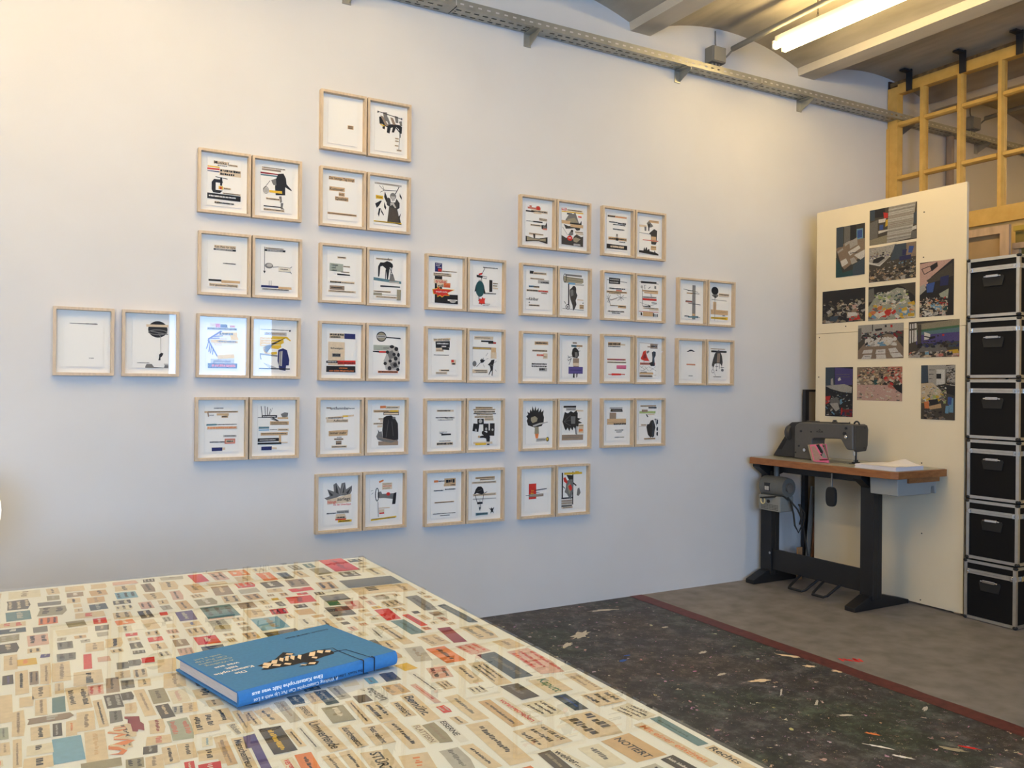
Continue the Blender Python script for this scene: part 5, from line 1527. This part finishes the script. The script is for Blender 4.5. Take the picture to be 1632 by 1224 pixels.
for (i, j) in ordr:                       # fill the rest of the sheet clipping by clipping
    if occ[i, j]:
        continue
    for att in range(7):
        big = random.random() < .12
        w_ = random.choice((6, 8, 9, 10, 12)) if not big else random.choice((14, 17, 22))
        l_ = random.choice((8, 10, 12, 14, 17, 20)) if not big else random.choice((12, 16, 22))
        if att > 3:
            w_, l_ = random.choice((4, 5, 6)), random.choice((5, 7, 9))
        i1, j0 = i + w_, j - l_
        if i1 > gx - 3 or j0 < 2 or occ[i:i1 + 1, j0:j + 1].any():
            continue
        occ[max(0, i - 1):i1 + 2, j0 - 1:j + 2] = True
        c = np.array([TX0 + (i + i1) / 2 * OCC_RES, TY0 + (j + j0) / 2 * OCC_RES])
        an = -math.pi / 2 + random.gauss(0, .035)
        pc = random.choice(PAL)
        ic = random.choice('kkkdn') if pc in 'TtlGpsyCw' else random.choice('lGwTk')
        if random.random() < .08 and pc in 'Ttl':
            ic = random.choice('roua')
        CLIPS.append((c, np.array([math.cos(an), math.sin(an)]), l_ * OCC_RES - .004, w_ * OCC_RES - .004, pc, ic, '=%d' % random.choice((0, 1, 1, 1, 1, 2, 2, 3))))
        break


def score(cl):
    P3 = [np.array([*(cl[0] + s1 * cl[1] * cl[2] / 2 + s2 * np.array([-cl[1][1], cl[1][0]]) * cl[3] / 2), ZP]) for s1, s2 in ((-1, -1), (1, -1), (1, 1), (-1, 1))]
    if any((p - np.array([0, 0, H])) @ FW < .2 for p in P3):
        return 0
    q = [pj(p) for p in P3]
    cx_, cy_ = sum(a for a, b in q) / 4, sum(b for a, b in q) / 4
    if not (-15 < cx_ < 1647 and 0 < cy_ < 1239):
        return 0
    return abs(sum(q[i][0] * q[(i + 1) % 4][1] - q[(i + 1) % 4][0] * q[i][1] for i in range(4))) / 2


named = len(CL)
order = sorted(range(len(CLIPS)), key=lambda i: -score(CLIPS[i]))
BIGSET = set(order[:300])
cols_s = []
stuff = MB()


def scol(c):
    if c not in cols_s:
        cols_s.append(c)
    stuff.cur = cols_s.index(c)
    return stuff


for idx, (c, d, L, wd, pc, ic, tx) in enumerate(CLIPS):
    rnd = random.Random(idx)
    p = np.array([-d[1], d[0]])
    O = c - d * L / 2 + p * wd / 2
    pl = Plane((*O, ZP), (*(d * L / 100), 0), (*(-p * wd / 100), 0), (0, 0, 1))
    single = idx in BIGSET
    hz = rnd.choice((.0, .00008, .00016))
    j = lambda: rnd.uniform(-1, 1) * min(4, .0014 / L * 100 + .6)
    mb = MB() if single else scol(pc)
    quad_ = [(0 + j(), 0 + j()), (100 + j(), 0 + j()), (100 + j(), 100 + j()), (0 + j(), 100 + j())]
    if single and rnd.random() < .14 and tx[0] == '=':
        quad_ = [(0, 8), (60, 0), (100, 14), (96, 100), (30, 96), (4, 100)]
    pl.poly(mb, quad_, hz)
    par = mb.build('paper_clipping', ink(pc), tb) if single else None
    lm = MB() if single else scol(ic)
    n0 = len(lm.v)
    hl = hz + .0002
    if tx[0] == '=':
        nl = int(tx[1:])
        for k in range(nl):
            lh = min(100 / nl * .5, 24 if nl == 1 else 46 / nl)
            yy = (k + .5) * 100 / nl - lh / 2 + rnd.uniform(-6, 6) / nl
            x, xe = rnd.uniform(6, 18), rnd.uniform(72, 95)
            while x < xe:
                ww = rnd.uniform(.3, .75) * lh * wd / L
                ww = max(ww, 1.3)
                if x + ww > xe:
                    break
                r0, r1 = rnd.choice((0, 0, .25, .25)), rnd.choice((1, 1, 1, .78))
                pl.poly(lm, [(x, yy + lh * r0), (x + ww, yy + lh * r0), (x + ww, yy + lh * r1), (x, yy + lh * r1)], hl)
                x += ww + rnd.choice((.16, .16, .16, .16, .5)) * max(lh * wd / L, 1.6)
    else:
        s_ = tx.replace('_', ' ')
        V, Fc, w0 = text_geo(s_, .02, .0)
        hgt = min(62., 90. / w0 * L / wd)
        pl.text(lm, 6, 50 - hgt * .5, hgt, s_, hl, min(88., w0 * hgt * wd / L * 1.25), .02)
    if single and len(lm.v):
        lm.build('lettering', ink(ic), par)
# scroll and torn map-like scrap
pa_ = [zz(0, 1020, 4.08)(x, y) for x, y in ((735, 575), (815, 560), (820, 580), (770, 595), (700, 600), (760, 600), (830, 612), (760, 632), (740, 640), (800, 640), (880, 650), (820, 680), (710, 690), (770, 690), (830, 715), (800, 745), (710, 745), (770, 735), (790, 718), (705, 712), (705, 688), (790, 660), (830, 650), (740, 650), (740, 630), (790, 612), (700, 608), (700, 598), (740, 590))]
MB().quad(*[tuple(onz(*q, ZP + .0004)) for q in pa_]).build('scroll_cutout', ink('o'), tb)
for q4 in (((738, 578), (812, 566), (816, 577), (742, 588)), ((704, 599), (760, 604), (826, 613), (822, 600), (760, 592), (710, 590)), ((742, 642), (800, 643), (874, 651), (868, 640), (800, 630), (745, 630)), ((712, 692), (770, 694), (826, 716), (832, 700), (780, 680), (716, 680))):
    MB().quad(*[tuple(onz(*zz(0, 1020, 4.08)(*q), ZP + .0007)) for q in q4]).build('scroll_face', ink('T'), tb)
pa_ = [zz(0, 1020, 4.08)(x, y) for x, y in ((808, 498), (905, 495), (912, 530), (935, 545), (940, 588), (900, 580), (895, 596), (862, 594), (850, 545), (830, 540), (832, 515), (810, 512))]
MB().quad(*[tuple(onz(*q, ZP + .0004)) for q in pa_[::-1]]).build('torn_scrap', ink('M'), tb)
if stuff.v:
    o = stuff.build('small_paper_clippings', [ink(c) for c in cols_s], tb)
    o['kind'] = 'stuff'

# ------------------------------------------------------------------ blue book
F0, R0, L0 = onz(379.4, 1129.6, TZ), onz(631.9, 1060.5, TZ), onz(277.6, 1070.6, TZ)
u = R0 - F0
LB = np.linalg.norm(u)
u = u / LB
v0 = L0 - F0
v = np.array([-u[1], u[0], 0.])
WB = float(v0 @ v)
TB = .0245
bk = thing('book', tuple((F0 + R0) / 2 + v * WB / 2), 'blue hardcover book lying on the clipping-covered glass table', 'book')
blue = mat('blue_book_cloth', (.04, .19, .43), .62, var=.06, scale=160., spec=.35)


def B(a, b, z):
    return F0 + u * a + v * b + np.array([0, 0, z + .0008])


def slab(a0, b0, a1, b1, z0, z1):
    return MB().prism([B(a0, b0, z0), B(a1, b0, z0), B(a1, b1, z0), B(a0, b1, z0)], (0, 0, z1 - z0))


slab(0, .003, LB, WB, 0, .003).build('back_cover', blue, bk, bevel=.0006)
slab(0, .003, LB, WB, TB - .003, TB).build('front_cover', blue, bk, bevel=.0006)
# rounded spine
sp_ = [B(0, .004, .0002), B(0, .0, .003), B(0, -.0022, TB * .3), B(0, -.0028, TB * .5), B(0, -.0022, TB * .7), B(0, .0, TB - .003), B(0, .004, TB - .0002)]
MB().prism(sp_, u * LB).build('spine', blue, bk, True)
slab(.005, .0045, LB - .005, WB - .005, .0031, TB - .0031).build('page_block', mat('book_pages', (.74, .64, .56), .85, scale=200., c2=(.62, .52, .45), stretch=(.2, .2, 6.)), bk)
sp_face = Plane(B(LB, -.003, .001), -u * LB / 100, np.array([0, 0, TB - .002]) / 100, -v)
# printed upside down: reading from the right end, seen from the spine side
lt = MB()
sp_face.text(lt, 41, 12, 24, 'A Walking Catastrophe Can Put Up with a Lot', .0004, 51, .01)
sp_face.text(lt, 51, 55, 26, 'Eine Katastrophe hält was aus', .0004, 42, .03)
lt.build('spine_title', ink('w'), bk)
lt = MB()
sp_face.text(lt, 25, 22, 20, 'Eva Noack  Lillian M. Banks', .0004, 25, .01)
lt.build('spine_names', ink('k'), bk)
cov = Plane(B(LB, .003, TB), -u * LB / 100, v * (WB - .003) / 100, np.array([0, 0, 1.]))
lt = MB()
lt2 = MB()
ASPB = WB / LB
# cover words run upside down near the left end
for t_, x, y, h in (('Die', 84, 26, 4.2), ('Katastrophe', 77, 33, 4.2), ('hält', 84, 40, 4.2), ('was aus', 80, 47, 4.2)):
    cov.text(lt, x - 2, y + 6, h, t_, .0004, None, .02)
for t_, x, y, h in (('A Walking', 80, 56, 3.6), ('Catastrophe', 79, 62, 3.6), ('Can Put Up', 80, 68, 3.6), ('with a Lot', 81, 74, 3.6)):
    cov.text(lt2, x - 2, y + 6, h, t_, .0004, None, .01)
lt.build('cover_title', ink('w'), bk)
lt2.build('cover_subtitle', ink('s'), bk)
lt = MB()
cov.text(lt, 6, 84, 3., 'Eva Noack  Lillian M. Banks', .0004, 30, .01)
lt.build('cover_names', ink('k'), bk)


def covp(px, py):            # photo pixel -> cover units
    q = onz(px, py, TZ + TB + .0008) - cov.O
    return (q @ u) / LB * -100, (q @ v) / (WB - .003) * 100


Z2 = zz(250, 960, 3.98)
mon = [(635, 405), (690, 385), (745, 365), (800, 318), (860, 322), (880, 330), (810, 345), (800, 355), (905, 335), (1010, 305), (1060, 300), (1115, 310), (1125, 325), (1060, 345), (1000, 368), (1030, 375), (1015, 395), (900, 410), (960, 385), (930, 382), (860, 400), (770, 415), (700, 428), (660, 430), (690, 412)]
mb = MB()
cov.poly(mb, [covp(*Z2(*q)) for q in mon], .0003)
mb.build('cover_figure', ink('k'), bk)
mb = MB()
random.seed(8)
for (x, y, w, h) in ((700, 395, 60, 26), (745, 380, 44, 24), (790, 365, 30, 30), (825, 358, 26, 34), (860, 352, 30, 36), (905, 348, 26, 34), (985, 330, 44, 26), (1035, 315, 44, 24), (1085, 312, 40, 16), (840, 330, 50, 10), (690, 412, 50, 16), (760, 400, 60, 14), (830, 392, 50, 14), (985, 388, 50, 12), (930, 398, 44, 8), (1000, 352, 40, 14)):
    a = random.uniform(-.2, .2)
    pts = [(x - w / 2, y + h * (.3 + a)), (x - w / 3, y - h * .4), (x + w / 2, y - h * (.45 + a)), (x + w / 3, y + h * .45)]
    cov.poly(mb, [covp(*Z2(*q)) for q in pts], .0006)
mb.build('cover_shards', ink('T'), bk)
mb = MB()


def cline(m, a, b, w=.0009):
    A, B_ = onz(*Z2(*a), TZ + TB + .0008), onz(*Z2(*b), TZ + TB + .0008)
    d = (B_ - A) / np.linalg.norm(B_ - A)
    n = np.array([-d[1], d[0], 0]) * w
    up = np.array([0, 0, .0005])
    m.quad(A - n + up, B_ - n + up, B_ + n + up, A + n + up)


for a, b in (((1060, 300), (1115, 290)), ((1115, 290), (1140, 305)), ((1070, 325), (1200, 300)), ((1140, 305), (1310, 372)), ((1195, 300), (1375, 355)), ((1120, 318), (1165, 305))):
    cline(mb, a, b)
for xx in (1318, 1390):
    t0 = onz(*Z2(xx, 372 if xx < 1350 else 355), TZ + TB + .0008)
    a0 = float((t0 - F0) @ u)
    mb.prism([B(a0 - .001, -.0032, TB), B(a0 + .001, -.0032, TB), B(a0 + .001, -.0032, .001), B(a0 - .001, -.0032, .001)], -v * .0003)
    mb.prism([B(a0 - .001, -.003, TB + .0001), B(a0 + .001, -.003, TB + .0001), B(a0 + .001, .006, TB + .0001), B(a0 - .001, .006, TB + .0001)], (0, 0, .0004))
mb.build('printed_lines', ink('k'), bk)
